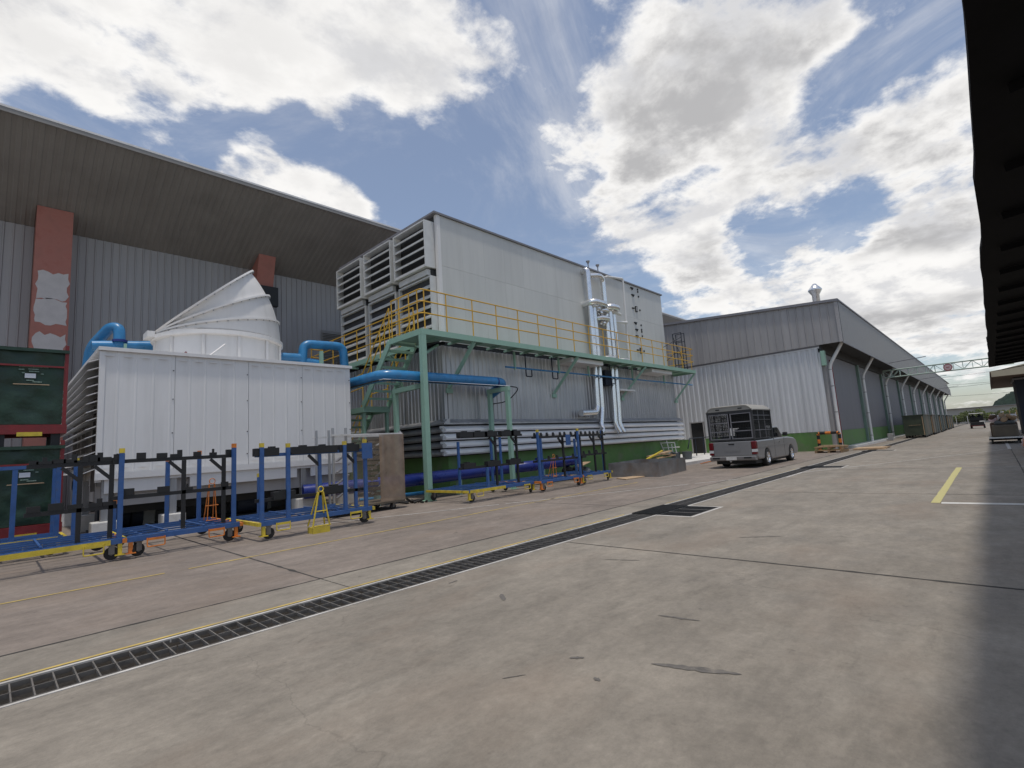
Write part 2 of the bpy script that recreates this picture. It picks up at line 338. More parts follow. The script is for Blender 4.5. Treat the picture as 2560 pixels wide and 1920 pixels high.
# ================================================================== SETTING
def structure(o): o['kind'] = 'structure'; return o
DY0, DY1 = 4.20, 4.64
g = MB(); prof = [(-1500, -.03), (DY0, -.03), (DY0, -.34), (DY1, -.34), (DY1, -.03), (1500, -.03)]
vs = [(x, y, z) for x in (-300, 3500) for y, z in prof]
g.add(vs, [(i, i+6, i+7, i+1) for i in range(5)])
ground = structure(g.build('ground', MT['ground'], fix=False))
MB().box(-20, 126, DY0+.004, DY1-.004, -.338, -.3).build('drain_bed', MT['void'], ground)
PITS = [(7.66, 8.80, 3.60, DY0), (17.98, 18.86, 3.52, DY0), (28.5, 29.2, 3.45, DY0)]
def cut(rects, h):
    out = []
    for a, b, c, d in rects:
        e, f, i, j = h
        if e >= b or f <= a or i >= d or j <= c: out.append((a, b, c, d)); continue
        if a < e: out.append((a, e, c, d))
        if f < b: out.append((f, b, c, d))
        x0, x1 = max(a, e), min(b, f)
        if c < i: out.append((x0, x1, c, i))
        if j < d: out.append((x0, x1, j, d))
    return out
G = .014
rows = [(DY1+.03, 5.35, 2.5, 'conc'), (5.35, 11.6, 2.5, 'conc_red'), (11.6, 17.6, 2.5, 'conc_red'), (17.6, 24.3, 2.5, 'conc_red'),
        (-.33, DY0-.03, 5.2, 'conc'), (-6.4, -.33, 5.2, 'conc'), (-12.4, -6.4, 5.2, 'conc')]
for y0, y1, x0, mk in rows:
    k = math.floor((-14-x0)/6)
    while x0+6*k < 126:
        a = x0+6*k; rects = [(a+G*random.uniform(.3, 1), a+6-G*random.uniform(.3, 1), y0+G*.6, y1-G*.6)]
        for p in PITS: rects = cut(rects, (p[0]-.05, p[1]+.05, p[2]-.05, p[3]+.05))
        for r in rects: MB().box(r[0], r[1], r[2], r[3], -.0295, 0).build('concrete_slab', MT[mk], ground)
        k += 1
# rough, spalled patches along the lane joint
pm = MB()
for i in range(16):
    x = random.uniform(-1, 26); L_ = random.uniform(.15, .5); w = random.uniform(.015, .05)
    n = 9; top = []; bot = []
    for j in range(n):
        t = j/(n-1); top.append((x+L_*t, 5.352+w*math.sin(math.pi*t)*random.uniform(.4, 1))); bot.append((x+L_*t, 5.348-w*.5*math.sin(math.pi*t)*random.uniform(.3, 1)))
    poly = top+bot[::-1]; pm.add([(p[0], p[1], .003) for p in poly], [tuple(range(len(poly)))])
o = pm.build('joint_spall', MT['tar'], ground); o['kind'] = 'stuff'
# black filler in the joints, uneven
def filler(p, q, seed, wmin=.004, wmax=.016):
    rr = random.Random(seed); p, q = Vector((*p, 0)), Vector((*q, 0)); d = q-p; n = max(4, int(d.length/.12)); s = Vector((-d.y, d.x, 0)).normalized(); vs = []; w = .008; off = 0
    for i in range(n+1):
        w = min(wmax, max(wmin, w+rr.uniform(-.004, .004))); off = off*.8+rr.uniform(-.004, .004); c = p+d*i/n
        e = w*(2.2 if rr.random() < .05 else 1); vs += [c+s*(off+e)+Vector((0, 0, .002)), c+s*(off-e)+Vector((0, 0, .002))]
    MB().add(vs, [(2*i, 2*i+1, 2*i+3, 2*i+2) for i in range(n)]).build('joint_filler', MT['tar'], ground, fix=False)
filler((-4, 5.35), (32, 5.35), 1, .006, .022); filler((2.5, 5.37), (2.5, 11.5), 2); filler((5.2, 4.1), (5.2, -.3), 3); filler((11.2, 4.1), (11.2, -.3), 4, .003, .008); filler((5.2, -.33), (40, -.33), 5, .004, .012); filler((8.5, 5.37), (8.5, 8.6), 6, .002, .006)
# painted markings
def line(p, q, w, mat, name='painted_line', z=.004):
    p, q = Vector((*p, 0)), Vector((*q, 0)); d = (q-p); n = max(2, int(d.length/.35)); s = Vector((-d.y, d.x, 0)).normalized()*w/2
    m = MB(); vs = []
    for i in range(n+1):
        c = p+d*i/n; j = random.uniform(-.12, .12)
        vs += [c+s*(1+j)+Vector((0, 0, z)), c-s*(1-j*random.uniform(-1, 1))+Vector((0, 0, z))]
    m.add(vs, [(2*i, 2*i+1, 2*i+3, 2*i+2) for i in range(n)])
    return m.build(name, mat, ground, fix=False)
line((-3, 7.56), (1.55, 7.52), .045, MT['ypaint']); line((1.8, 7.51), (13.2, 7.72), .045, MT['ypaint'])
line((3.9, 10.05), (7.98, 8.22), .05, MT['wpaint']); line((8.12, 8.15), (12.7, 5.95), .05, MT['wpaint']); line((12.9, 5.86), (14.2, 5.2), .05, MT['wpaint'])
line((14.6, 4.12), (16.2, 4.12+.02), .04, MT['wpaint']); line((16.2, 4.14), (26.4, -.28), .05, MT['wpaint'])
line((10.0, .80), (17.3, .79), .11, MT['ypale']); line((10.02, .73), (10.12, -1.2), .19, MT['wclean'])
line((17.3, .73), (17.0, -1.6), .06, MT['wpaint']); line((26.4, -.30), (33, -.30), .10, MT['wpaint'])
line((-3, 4.705), (7.5, 4.705), .035, MT['ypaint'], z=.0035); line((9.0, 4.70), (17.8, 4.70), .02, MT['ypaint'], z=.0035)
def scuff(x, y, ang, ln, w, seed):
    rr = random.Random(seed); n = 14; top = []; bot = []
    for j in range(n+1):
        t = j/n; e = math.sin(math.pi*t)**.35; top.append((ln*t, w*e*rr.uniform(.35, 1))); bot.append((ln*t, -w*e*rr.uniform(.3, 1)))
    c, q = math.cos(ang), math.sin(ang); poly = [(x+u*c-v*q, y+u*q+v*c, .003) for u, v in top+bot[::-1]]
    MB().add(poly, [tuple(range(len(poly)))]).build('scuff_mark', MT['skid'], ground)
for k, q in enumerate([(2.62, 1.56, -1.24, .47, .035), (3.35, 1.9, -1.4, .3, .02), (2.42, 1.98, -.9, .09, .02), (2.3, 1.72, -1.9, .05, .02), (4.6, 3.2, -1.2, .4, .014), (2.0, 2.12, -.6, .14, .006), (3.0, 3.1, .9, .2, .03), (6.3, 2.4, -1.0, .5, .02), (3.1, 3.95, .1, .12, .02), (5.0, 6.2, .2, .12, .012), (6.4, 6.6, .15, .1, .012), (4.2, 6.9, .1, .14, .01), (5.4, 8.3, .2, .15, .02)]): scuff(*q, k)

# trench drain -------------------------------------------------------
dr = thing('trench_drain', 'long steel grated trench drain running across the concrete yard', 'drain', (-6, 4.42, 0))
gm = MB()
for y in (-.195, 0, .195): gm.box(.004, .992, y-.004, y+.004, -.032, -.002)
for i in range(10): gm.box(.05+.1*i-.004, .05+.1*i+.004, -.195, .195, -.030, -.0035)
gme = gm.mesh('drain_grate', MT['grate'])
for i in range(56): inst('drain_grate', gme, dr, (-6+i, 4.42, 0))
for y0, y1 in ((DY0-.03, DY0-.001), (DY1+.001, DY1+.03)): MB().box(-6, 50, y0, y1, -.0295, .0015).build('edge_angle', MT['wpaint'], dr)
for k, (a, b, c, d) in enumerate(PITS):
    lab = ['square black steel grating beside the drain nearest the camera', 'square black steel grating beside the drain next to the pickup', 'far square black grating beside the drain near the pallets'][k]
    t = thing('drain_cover', lab, 'drain cover', ((a+b)/2, (c+d)/2, 0), 'square gratings on the drain line')
    MB().box(a, b, c, d, -.0292, -.026).build('pit_shade_plate', MT['void'], t)  # shallow black plate painted as the shade of a deep pit
    m = MB(); n = 26
    for i in range(n): x = a+(b-a)*(i+.5)/n; m.box(x-.007, x+.007, c+.02, d-.004, -.022, -.002)
    m.build('grate_bars', MT['black'], t)
    MB().box(a, b, DY0-.032, DY1+.02, .0017, .0024).build('cover_shade_plate', MT['void'], t)  # black sheet stands in for the shaded gaps between bars
    for i in range(n): x = a+(b-a)*(i+.5)/n; MB().box(x-.007, x+.007, DY0-.03, DY1+.018, .0026, .012).build('cover_bar', MT['black'], t)
    m = MB()
    for i in range(4): x = a+(b-a)*i/3; m.box(x-.012, x+.012, c, d-.004, -.025, .0005)
    for y in (c+.01, d-.014): m.box(a, b, y-.01, y+.01, -.0255, .001)
    m.build('grate_frame', MT['grate'], t)
    m = MB().box(a-.05, b+.05, c-.05, c-.004, -.0295, .0008); m.box(a-.05, a-.004, c-.004, d-.031, -.0295, .0008).box(b+.004, b+.05, c-.004, d-.031, -.0295, .0008)
    m.build('kerb_frame', MT['wpaint'], t)

# ------------------------------------------------------------------ cladding sheets
def prof_ribs(u0, u1, pitch, depth, rib=.42, lip=.12):
    pts = []; u = u0
    while u < u1-1e-4:
        w = min(pitch, u1-u)
        for f, d in ((0, 0), (1-rib-2*lip, 0), (1-rib-lip, depth), (1-lip, depth)):
            if f*pitch < w: pts.append((u+f*pitch, d))
        u += pitch
    pts.append((u1, 0)); return pts
def clad(parent, name, mat, axis, at, u0, u1, z0, z1, width=1.0, pitch=.25, depth=.03, out=-1, share=True, gap=.004, rib=.42, lip=.12):
    """ribbed sheets side by side; axis 'X': wall at y=at facing -Y, axis 'Y': wall at x=at facing -X"""
    n = max(1, round((u1-u0)/width)); w = (u1-u0)/n; fz = z1 if callable(z1) else (lambda u: z1); fb = z0 if callable(z0) else (lambda u: z0)
    cache = None; res = []
    for i in range(n):
        a = u0+i*w
        if cache is None or not share:
            base = 0 if share else a
            pr = prof_ribs(0, w-gap, pitch, depth, rib, lip); m = MB(); vs = []
            for u, d in pr:
                q = at+out*d
                for z in (fb(a+u), fz(a+u)):
                    vs.append((u, out*d, z) if axis == 'X' else (out*d, u, z))
            k = len(pr)
            m.add(vs, [(2*j, 2*j+2, 2*j+3, 2*j+1) for j in range(k-1)])
            # returned edges give the sheet its thickness
            cache = m.mesh(name, mat, fix=False)
        res.append(inst(name, cache, parent, (a, at, 0) if axis == 'X' else (at, a, 0)))
    return res

# ------------------------------------------------------------------ factory hall on the left
fb = thing('factory_hall', 'long grey factory hall with dark overhanging eave and red columns', 'building', (10, 26, 0))
MB().box(-14, 100, 24.06, 40, 0, 10.2).build('wall_core', MT['clad_d'], fb)
clad(fb, 'wall_sheet', MT['clad'], 'X', 24.0, -6, 34, 0, 10.26, 1.0, .25, .03, rib=.14, lip=.06)
MB().box(34, 100, 24.0, 24.05, 0, 10.26).build('wall_panel', MT['clad'], fb)
def sofz(y): return 10.28+(24-y)*.48
m = MB(); ys = (24.3, 20.0)
n = 114*4; vs = []
for i in range(n+1):
    x = -14+i*.25
    for x_, d in ((x, 0), (x+.10, 0), (x+.125, .02), (x+.225, .02)):
        for y in ys: vs.append((x_, y, sofz(y)-d))
m.add(vs, [(2*j, 2*j+2, 2*j+3, 2*j+1) for j in range(len(vs)//2-1)]); m.build('soffit', MT['soffit'], fb, fix=False)
rf = MB().prism([(20.0, sofz(20)+.04), (24.3, sofz(24.3)+.05), (40, 10.4), (40, 11.5), (24, 13.6), (20.0, sofz(20)+.15)], 'YZ', -14, 100.2).build('roof', MT['clad_d'], fb)
MB().box(-14, 100.2, 19.92, 19.965, sofz(20)+.10, sofz(20)+.17).build('gutter_trim', MT['white'], rf)
MB().box(-14, 100.2, 19.93, 19.995, sofz(20)-.04, sofz(20)+.095).build('eave_fascia', MT['soffit'], rf)
for i, x in enumerate((1.23, 8.45, 15.7, 22.9)):
    c = MB(); hw = .46 if i else .48
    if i == 1:   # upper part is a raking bracket
        c.prism([(23.0, sofz(23)-.02), (23.99, sofz(23.99)-.02), (23.99, 9.0), (23.45, 9.0)], 'YZ', x-hw*.8, x+hw*.8)
        c.box(x-hw*.8, x+hw*.8, 23.45, 23.96, 0, 8.99)
    else: c.box(x-hw, x+hw, 23.0, 23.96, 0, sofz(23)-.04)
    col = c.build('column', MT['column'], fb)
    if i == 1: MB().box(x-.55, x+.55, 23.2, 23.44, 8.45, 9.35).build('clamp_plate', MT['black'], col)
    if i == 0:
        for z0, z1, s in ((5.2, 6.15, 1), (6.5, 7.35, 2), (7.4, 8.35, 3)):
            rr = random.Random(s); poly = []
            for k in range(24):
                t = k/24; u = (t*4) % 1; e = int(t*4)
                j = rr.uniform(-.05, .05); X0, X1 = x-hw+.10+.0*e, x+hw-.06
                poly.append([(X0+(X1-X0)*u, z0+j), (X1+j, z0+(z1-z0)*u), (X1-(X1-X0)*u, z1+j*1.6), (X0+j, z1-(z1-z0)*u)][e])
            MB().prism(poly, 'XZ', 22.992, 23.002).build('bare_patch', MT['patch'], col)
vt = MB().box(11.4, 12.55, 23.93, 23.962, 6.15, 7.8); v = vt.build('vent_frame', MT['soffit'], fb)
sm = MB()
sl_me = MB().prism([(0, 0), (-.06, -.05), (-.05, -.06), (.01, -.012)], 'YZ', 0, 1.05).mesh('vent_slat', MT['soffit'])
for i in range(18): inst('vent_slat', sl_me, v, (11.45, 23.93, 6.28+i*.083))

# ------------------------------------------------------------------ warehouse on the right
GX, SY, FY = 31.0, 6.3, 5.12
wh = thing('warehouse', 'long grey corrugated warehouse with deep eave and green painted base', 'building', (GX, SY, 0))
XE = 124
MB().box(GX+.12, XE, SY+.1, 44, 0, 7.6).build('wall_core', MT['clad_d'], wh)
topz = lambda y: 7.86+(y-5.12)*.082
# gable: green base, lower sheets, upper sheets
m = MB().box(GX-.02, GX+.1, SY, 13.08, 0, 1.02).box(GX-.02, GX+.1, 13.98, 26, 0, 1.02); m.build('gable_base', MT['green'], wh)
clad(wh, 'gable_sheet', MT['galv_l'], 'Y', GX, SY-.02, 13.05, 1.03, 5.72, 1.13, .27, .045)
clad(wh, 'gable_sheet', MT['galv_l'], 'Y', GX, 13.98, 26, 1.03, 5.72, 1.13, .27, .045)
clad(wh, 'gable_sheet', MT['galv_l'], 'Y', GX, 13.05, 13.98, 2.1, 5.72, .93, .31, .045)
clad(wh, 'upper_gable_sheet', MT['clad'], 'Y', GX-.14, FY+.16, 26, 5.68, topz, 1.12, .373, .035, share=False, rib=.10, lip=.05)
MB().box(GX-.09, GX+.1, SY-.05, 26, 5.60, 5.675).build('gable_rail', MT['clad_d'], wh)
MB().box(GX-.05, GX+.1, SY-.03, 26, 5.52, 5.595).build('gable_trim', MT['galv_l'], wh)
fc = MB().box(GX-.22, GX+.1, FY, FY+.15, 5.66, 7.95); fc.build('corner_trim', MT['clad'], wh)
m = MB().prism([(FY-.04, topz(FY)-.02), (26, topz(26)-.02), (26, topz(26)+.12), (FY-.04, topz(FY)+.12)], 'YZ', GX-.26, GX-.08); m.build('gable_capping', MT['clad_d'], wh)
# side fascia (long)
m = MB(); pr = prof_ribs(GX-.1, XE+2, .3, .02); vs = []
for u, d in pr:
    drop = max(0, (u-(XE-12))*.028) if u > XE-12 else 0
    vs += [(u, FY-d, 5.70), (u, FY-d, 7.88-drop*3)]
m.add(vs, [(2*j, 2*j+2, 2*j+3, 2*j+1) for j in range(len(pr)-1)]); m.build('side_fascia', MT['fascia'], wh, fix=False)
MB().box(GX-.24, XE+2, FY-.06, FY+.14, 7.89, 7.97).build('fascia_capping', MT['clad_d'], wh)
MB().box(GX-.2, XE+2, FY-.03, FY+.02, 5.6, 5.695).build('fascia_foot', MT['clad_d'], wh)
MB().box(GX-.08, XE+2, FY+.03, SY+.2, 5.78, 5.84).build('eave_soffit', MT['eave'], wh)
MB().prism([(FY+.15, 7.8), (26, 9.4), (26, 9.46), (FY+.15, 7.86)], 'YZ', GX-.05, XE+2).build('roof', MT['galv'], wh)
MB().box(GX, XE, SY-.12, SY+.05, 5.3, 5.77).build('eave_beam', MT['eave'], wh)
# bays
PX = [GX+.35, 40.9, 50.9, 60.9, 70.9, 80.9, 90.9, 100.9, 110.9, 120.9]
bays = list(zip([x+.25 for x in PX], [x-.25 for x in PX[1:]]+[XE]))
bm_ = None
for i, (a, b) in enumerate(bays):
    n_ = MB(); pr = prof_ribs(0, b-a, .2, .025); vs = []
    for u, d in pr: vs += [(u, -d, 1.02), (u, -d, 5.29)]
    n_.add(vs, [(2*j, 2*j+2, 2*j+3, 2*j+1) for j in range(len(pr)-1)])
    inst('bay_cladding', n_.mesh('bay_cladding', MT['clad_d'], fix=False), wh, (a, SY, 0))
    MB().box(a, b, SY-.05, SY+.08, 0, 1.015).build('base_wall', MT['green'], wh)
def downpipe(x):
    p = rpath([(x, FY+.12, 5.77), (x, FY+.3, 5.45), (x, SY-.32, 4.55), (x, SY-.32, .08)], .25, 4)
    return MB().tube(p, .09, 10)
for i, x in enumerate(PX):
    cm_ = MB().box(x-.2, x+.2, SY-.16, SY+.06, 0, 5.29); cm_.build('side_column', MT['mintd'] if i else MT['clad'], wh)
    dp = downpipe(x+.02).build('downpipe', MT['whitepipe'], wh)
    m = MB()
    for z in (.5, 2.0, 3.4, 4.3): m.tube([(x+.02, SY-.32, z), (x+.02, SY-.32, z+.05)], .105, 10)
    m.build('pipe_bracket', MT['clad'], dp)
MB().tube([(PX[0]+.55, SY-.28, .1), (PX[0]+.55, SY-.28, 4.9)], .07, 8).build('red_pipe', MT['red'], wh)['label'] = 'dark red vertical pipe beside the corner downpipe'
MB().box(GX-.12, GX+.2, SY-.25, SY-.06, 4.55, 5.35).build('junction_box', MT['mint'], wh)
dw = MB().box(GX+.02, GX+.1, 13.14, 13.92, 0.02, 2.03).build('door', MT['black'], wh)
m = MB().box(GX-.05, GX+.1, 13.08, 13.135, 0, 2.1).box(GX-.05, GX+.1, 13.925, 13.98, 0, 2.1).box(GX-.05, GX+.1, 13.136, 13.924, 2.035, 2.1); m.build('door_frame', MT['clad'], dw)
ch = MB().lathe((37, 7.25, 7.6), [(.22, 0), (.22, 2.25), (.40, 2.55), (.40, 2.62), (.10, 3.0), (0, 3.02)], 20).build('chimney_flue', MT['silver'], wh)
MB().lathe((37, 7.25, 7.6), [(.235, 1.2), (.235, 1.26)], 20).build('flue_joint', MT['galv'], ch)
for x in (47, 70, 96): MB().beam((x, FY+.1, 5.74), (x+.1, FY-2.2, 5.9), .05).build('eave_bar', MT['clad_d'], wh)
# kerb strip along the warehouse
MB().box(33.5, 60, SY-.62, SY-.06, -.02, .12).build('kerb', MT['whitec'])
structure(bpy.data.objects['kerb'])
# ------------------------------------------------------------------ process plant building in the middle
PXa, PXb, PY, PYb = 9.55, 24.5, 11.9, 18.1
pb = thing('plant_building', 'two storey plant building, white panelled top over corrugated metal and green base', 'building', (PXa, PY, 0))
MB().box(PXa+.1, 25.0, PY+.12, PYb, 0, 1.1).build('base_wall', MT['green'], pb)
MB().box(PXa+.08, 24.85, PY+.08, PYb, 1.1, 4.5).build('lower_core', MT['clad_d'], pb)
clad(pb, 'lower_sheet', MT['galv'], 'X', PY, PXa, 24.95, 2.2, 4.5, .97, .19, .028)
clad(pb, 'lower_sheet', MT['galv'], 'Y', PXa-.05, PY, PYb, 2.2, 4.5, .97, .19, .028)
MB().box(PXa-.09, PXa+.02, PY-.05, PY+.05, 2.2, 4.5).build('corner_flashing', MT['galv'], pb)
m = MB().prism([(PY-.03, 2.22), (PY-.18, 2.10), (PY-.18, 2.06), (PY+.05, 2.06), (PY+.05, 2.22)], 'YZ', PXa-.18, 25.2); m.build('base_flashing', MT['galv'], pb)
m = MB().prism([(PXa-.08, 2.22), (PXa-.23, 2.10), (PXa-.23, 2.06), (PXa, 2.06), (PXa, 2.22)], 'XZ', PY-.17, PYb); m.build('base_flashing', MT['galv'], pb)
for k in range(4):
    z = 1.13+k*.232
    pf = [(.10, 0), (-.16, 0), (-.20, .045), (-.20, .095), (-.05, .195), (.10, .195)]
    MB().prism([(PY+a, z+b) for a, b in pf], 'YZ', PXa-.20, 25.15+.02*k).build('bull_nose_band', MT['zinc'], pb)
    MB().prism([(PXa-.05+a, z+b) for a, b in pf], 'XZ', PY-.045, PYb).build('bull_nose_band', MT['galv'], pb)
MB().box(PXa+.02, 25.0, PY+.06, PY+.11, 1.1, 2.06).build('band_backing', MT['black'], pb)
MB().box(PXa-.04, PXa+.015, PY+.06, PYb, 1.1, 2.06).build('band_backing', MT['black'], pb)
# upper box: core plus individual panels
UZ0, UZ1 = 4.64, 8.78
MB().box(PXa+.13, PXb-.04, PY+.05, PYb-.05, 4.5, 8.7).build('upper_core', MT['black'], pb)
pw = .995; npan = 15
for r_, (z0, z1) in enumerate(((UZ0, 7.105), (7.11, UZ1))):
    me = MB().box(.0012, pw-.0012, 0, .045, z0, z1).mesh('wall_panel', MT['panel'])
    for i in range(npan): inst('wall_panel', me, pb, (PXa+i*pw, PY, 0))
MB().box(PXb-.03, PXb, PY+.047, PYb, UZ0, UZ1).build('end_panel', MT['panel'], pb)
m = MB().box(PXa-.03, PXa+.1, PY-.012, PY-.002, UZ0, UZ1).box(PXa-.03, PXa-.002, PY-.002, PY+.12, UZ0, UZ1); m.build('corner_trim', MT['white'], pb)
MB().box(PXa-.16, PXb+.06, PY-.06, PYb, 8.785, 8.85).build('roof_capping', MT['clad_d'], pb)
# intake louvers: three columns, two rows
MB().box(PXa+.0, PXa+.1, PY+.125, PYb, UZ0, UZ1).build('louver_back', MT['eave'], pb)  # dark backing painted as the shaded louver interior
COLS = [(12.04, 13.80), (14.0, 15.76), (15.98, 17.82)]
for (y0, y1) in COLS:
    for r_, (z0, z1, px, ns) in enumerate(((7.02, 8.56, .42, 5), (4.74, 6.76, .26, 6))):
        fr = MB(); x0, x1 = PXa-px, PXa-.002
        fr.box(x0, x1, y0, y0+.04, z0, z1).box(x0, x1, y1-.04, y1, z0, z1).box(x0, x1, y0+.061, y1-.061, z1-.05, z1).box(x0, x1, y0+.061, y1-.061, z0, z0+.05)
        f = fr.build('louver_frame', MT['louver'], pb)
        p_ = (z1-z0-.1)/ns
        me = MB().prism([(x0+.01, .0), (x0+.012, -.055), (x0+.03, -.06), (x0+.03, -.02), (x0+px*.4, p_*.25), (x0+px*.4, p_*.25+.012)], 'XZ', y0+.062, y1-.062)
        for i in range(ns):
            b = MB(); b.add([(v[0], v[1], v[2]+z0+.09+p_*i) for v in me.v], me.f); b.build('louver_slat', MT['louver'], f)
    MB().box(PXa-.16, PXa-.004, y0+.07, y1-.07, 4.8, 8.5).build('louver_shade_box', MT['eave'], pb)  # solid dark box stands in for shade behind the slats
    MB().box(PXa-.30, PXa-.165, y0+.1, y1-.1, 6.80, 6.98).build('rain_hood', MT['louver'], pb)
# gauges and fittings at the far end of the white wall
for x, z in ((21.45, 8.62), (21.5, 8.28), (21.5, 6.88), (21.55, 6.55), (21.52, 6.22)):
    MB().box(x-.10, x+.12, PY-.06, PY-.002, z-.02, z+.03).box(x+.02, x+.08, PY-.05, PY-.002, z-.08, z-.021).build('latch_handle', MT['black'], pb)
for x, z in ((22.05, 8.66), (22.05, 8.54), (22.08, 8.3), (22.09, 7.6), (22.06, 6.83), (22.06, 6.6), (22.06, 6.5), (22.07, 6.28), (22.1, 5.53)):
    MB().lathe((x, PY-.001, z), [(.05, 0), (.05, .03), (0, .035)], 12, (0, -1, 0)).build('port_plug', MT['black'], pb)
for x, z in ((21.72, 7.6), (21.78, 5.52)):
    f = MB().box(x-.09, x+.09, PY-.05, PY-.002, z-.14, z+.14).build('inspection_window', MT['black'], pb)
    MB().box(x-.06, x+.06, PY-.054, PY-.051, z-.1, z+.1).build('pane', MT['clad'], f)
    MB().box(x-.38, x-.2, PY-.05, PY-.002, z-.02, z+.03).build('latch_handle', MT['black'], pb)

# kerb pad in front of the gable door
structure(MB().prism([(20.4, 9.75), (31.0, 10.0), (31.0, 14.6), (25.4, 14.6), (25.4, 11.8), (20.4, 11.8)], 'XY', -.02, .13).build('raised_pad', MT['whitec']))
# ================================================================== ACCESS PLATFORM
ZP = 4.62; EY = 10.8; LX = 7.95; RX = 8.9
pl = thing('access_platform', 'mint green steel walkway with yellow handrails around the plant building', 'platform', (8, 11, 0))
def chan(a, b, h=.16, w=.05): return MB().beam(a, b, w, h)
D = ZP-.08
for a, b in (((LX+.005, EY+.025, D), (25.35, EY+.025, D)), ((LX+.025, EY+.051, D), (LX+.025, 12.4, D)), ((RX-.03, 12.4, D), (RX-.03, 19.6, D)), ((25.325, EY+.051, D), (25.325, 14.0, D)), ((LX+.051, 12.375, D), (RX-.056, 12.375, D))):
    chan(a, b).build('edge_channel', MT['mint'], pl)
m = MB().prism([(LX+.06, EY+.06), (25.29, EY+.06), (25.29, 11.66), (9.3, 11.66), (9.06, 12.34), (LX+.06, 12.34)], 'XY', ZP-.035, ZP-.012); m.build('deck_plate', MT['mint'], pl)
MB().box(RX, 9.06, 12.345, 19.55, ZP-.035, ZP-.012).build('deck_plate', MT['mint'], pl)
MB().box(24.62, 25.29, 11.67, 13.95, ZP-.035, ZP-.012).build('deck_plate', MT['mint'], pl)
x = 8.9
jm = MB().box(-.03, .03, EY+.055, 11.84, ZP-.10, ZP-.036).mesh('deck_joist', MT['mint'])
while x < 25: inst('deck_joist', jm, pl, (x, 0, 0)); x += .82
jm2 = MB().box(RX+.0, 9.44, -.03, .03, ZP-.10, ZP-.036).mesh('deck_joist', MT['mint'])
for i in range(8): inst('deck_joist', jm2, pl, (0, 12.6+i*.85, 0))
for x, xb in ((9.91, 9.66), (15.11, 14.75), (20.2, 19.6), (25.27, 24.9)):
    br = MB().beam((x, EY+.06, ZP-.17), (xb, 11.84, 3.18), .09).build('diagonal_brace', MT['mint'], pl)
    MB().box(xb-.12, xb+.12, 11.80, 11.865, 3.02, 3.16).build('brace_foot', MT['mint'], br)
MB().beam((8.9, 13.8, ZP-.17), (9.44, 13.9, 3.3), .07).build('diagonal_brace', MT['mint'], pl)
MB().beam((8.05, 10.95, 3.9), (9.2, 11.7, ZP-.17), .06).build('diagonal_brace', MT['mint'], pl)
po = MB().box(LX+.0, LX+.15, EY-.0, EY+.14, .02, ZP-.165).build('post', MT['mint'], pl)
MB().box(LX-.07, LX+.22, EY-.07, EY+.21, .0, .02).build('foot_plate', MT['mint'], po)
# rails
def rails(pts, name='handrail', zs=(5.74, 5.405, 5.07), post=True):
    for z in zs: MB().tube([(p[0], p[1], z) for p in pts], .020, 8).build(name, MT['rail'], pl)
pm_ = MB().tube([(0, 0, ZP), (0, 0, 5.73)], .018, 8).mesh('rail_post', MT['rail'])
rails(rpath([(LX+.04, 12.3, 0), (LX+.04, EY+.03, 0), (25.32, EY+.03, 0), (25.32, 14.0, 0)], .12, 4))
for i in range(17): inst('rail_post', pm_, pl, (8.87+i*1.005, EY+.03, 0))
for x, y in ((LX+.04, 12.28), (LX+.04, 11.9), (LX+.04, 11.4), (LX+.04, 11.0), (LX+.15, EY+.03), (25.32, 11.5), (25.32, 12.3), (25.32, 13.1), (25.32, 13.95)): inst('rail_post', pm_, pl, (x, y, 0))
rails([(RX-.02, 12.45, 0), (RX-.02, 19.6, 0), (9.4, 19.6, 0)])
for y in (12.45, 13.2, 14.1, 15.0, 15.9, 16.8, 17.7, 18.6, 19.55): inst('rail_post', pm_, pl, (RX-.02, y, 0))
# stairs, two flights going away from the camera
st = thing('staircase', 'mint green steel stairs with open treads and yellow handrails by the landing', 'staircase', (8.4, 14, 0))
F1 = ((12.40, ZP-.06), (14.0, 2.84)); LZ = 2.80
F2 = ((15.0, 2.72), (17.5, .1))
for (a, b), n in ((F1, 8), (F2, 12)):
    for x in (LX+.03, RX-.03): MB().beam((x, a[0], a[1]-.02), (x, b[0], b[1]-.02), .045, .2).build('stringer', MT['mint'], st)
    me = MB().box(LX+.056, RX-.056, -.13, .13, -.03, 0).box(LX+.056, RX-.056, -.13, -.12, -.07, -.031).mesh('tread', MT['mint'])
    for i in range(1, n): t = i/n; inst('tread', me, st, (0, a[0]+(b[0]-a[0])*t, a[1]+(b[1]-a[1])*t))
    for x in (LX+.03, RX-.03):
        for dz in (1.0, .62): MB().tube([(x, a[0], a[1]+dz), (x, b[0], b[1]+dz)], .018, 8).build('stair_rail', MT['rail'], st)
        for i in range(4): t = i/3; y, z = a[0]+(b[0]-a[0])*t, a[1]+(b[1]-a[1])*t; MB().tube([(x, y, z), (x, y, z+1.0)], .018, 8).build('baluster', MT['rail'], st)
MB().box(LX, RX, 14.0, 15.0, LZ-.03, LZ-.005).build('landing_plate', MT['mint'], st)
MB().box(LX, RX, 13.95, 13.998, LZ-.17, LZ+.01).box(LX, RX, 15.002, 15.05, LZ-.17, LZ+.01).box(LX, LX+.045, 13.999, 15.001, LZ-.17, LZ-.031).box(RX-.045, RX, 13.999, 15.001, LZ-.17, LZ-.031).build('landing_frame', MT['mint'], st)
for x in (LX+.03, RX-.1):
    MB().box(x, x+.09, 14.02, 14.12, 0, LZ-.171).build('landing_post', MT['mint'], st)
for x in (LX+.03, RX-.03):
    MB().tube([(x, 14.0, 3.84), (x, 15.0, 3.72)], .018, 8).tube([(x, 14.0, 3.4), (x, 15.0, 3.34)], .018, 8).build('landing_rail', MT['rail'], st)
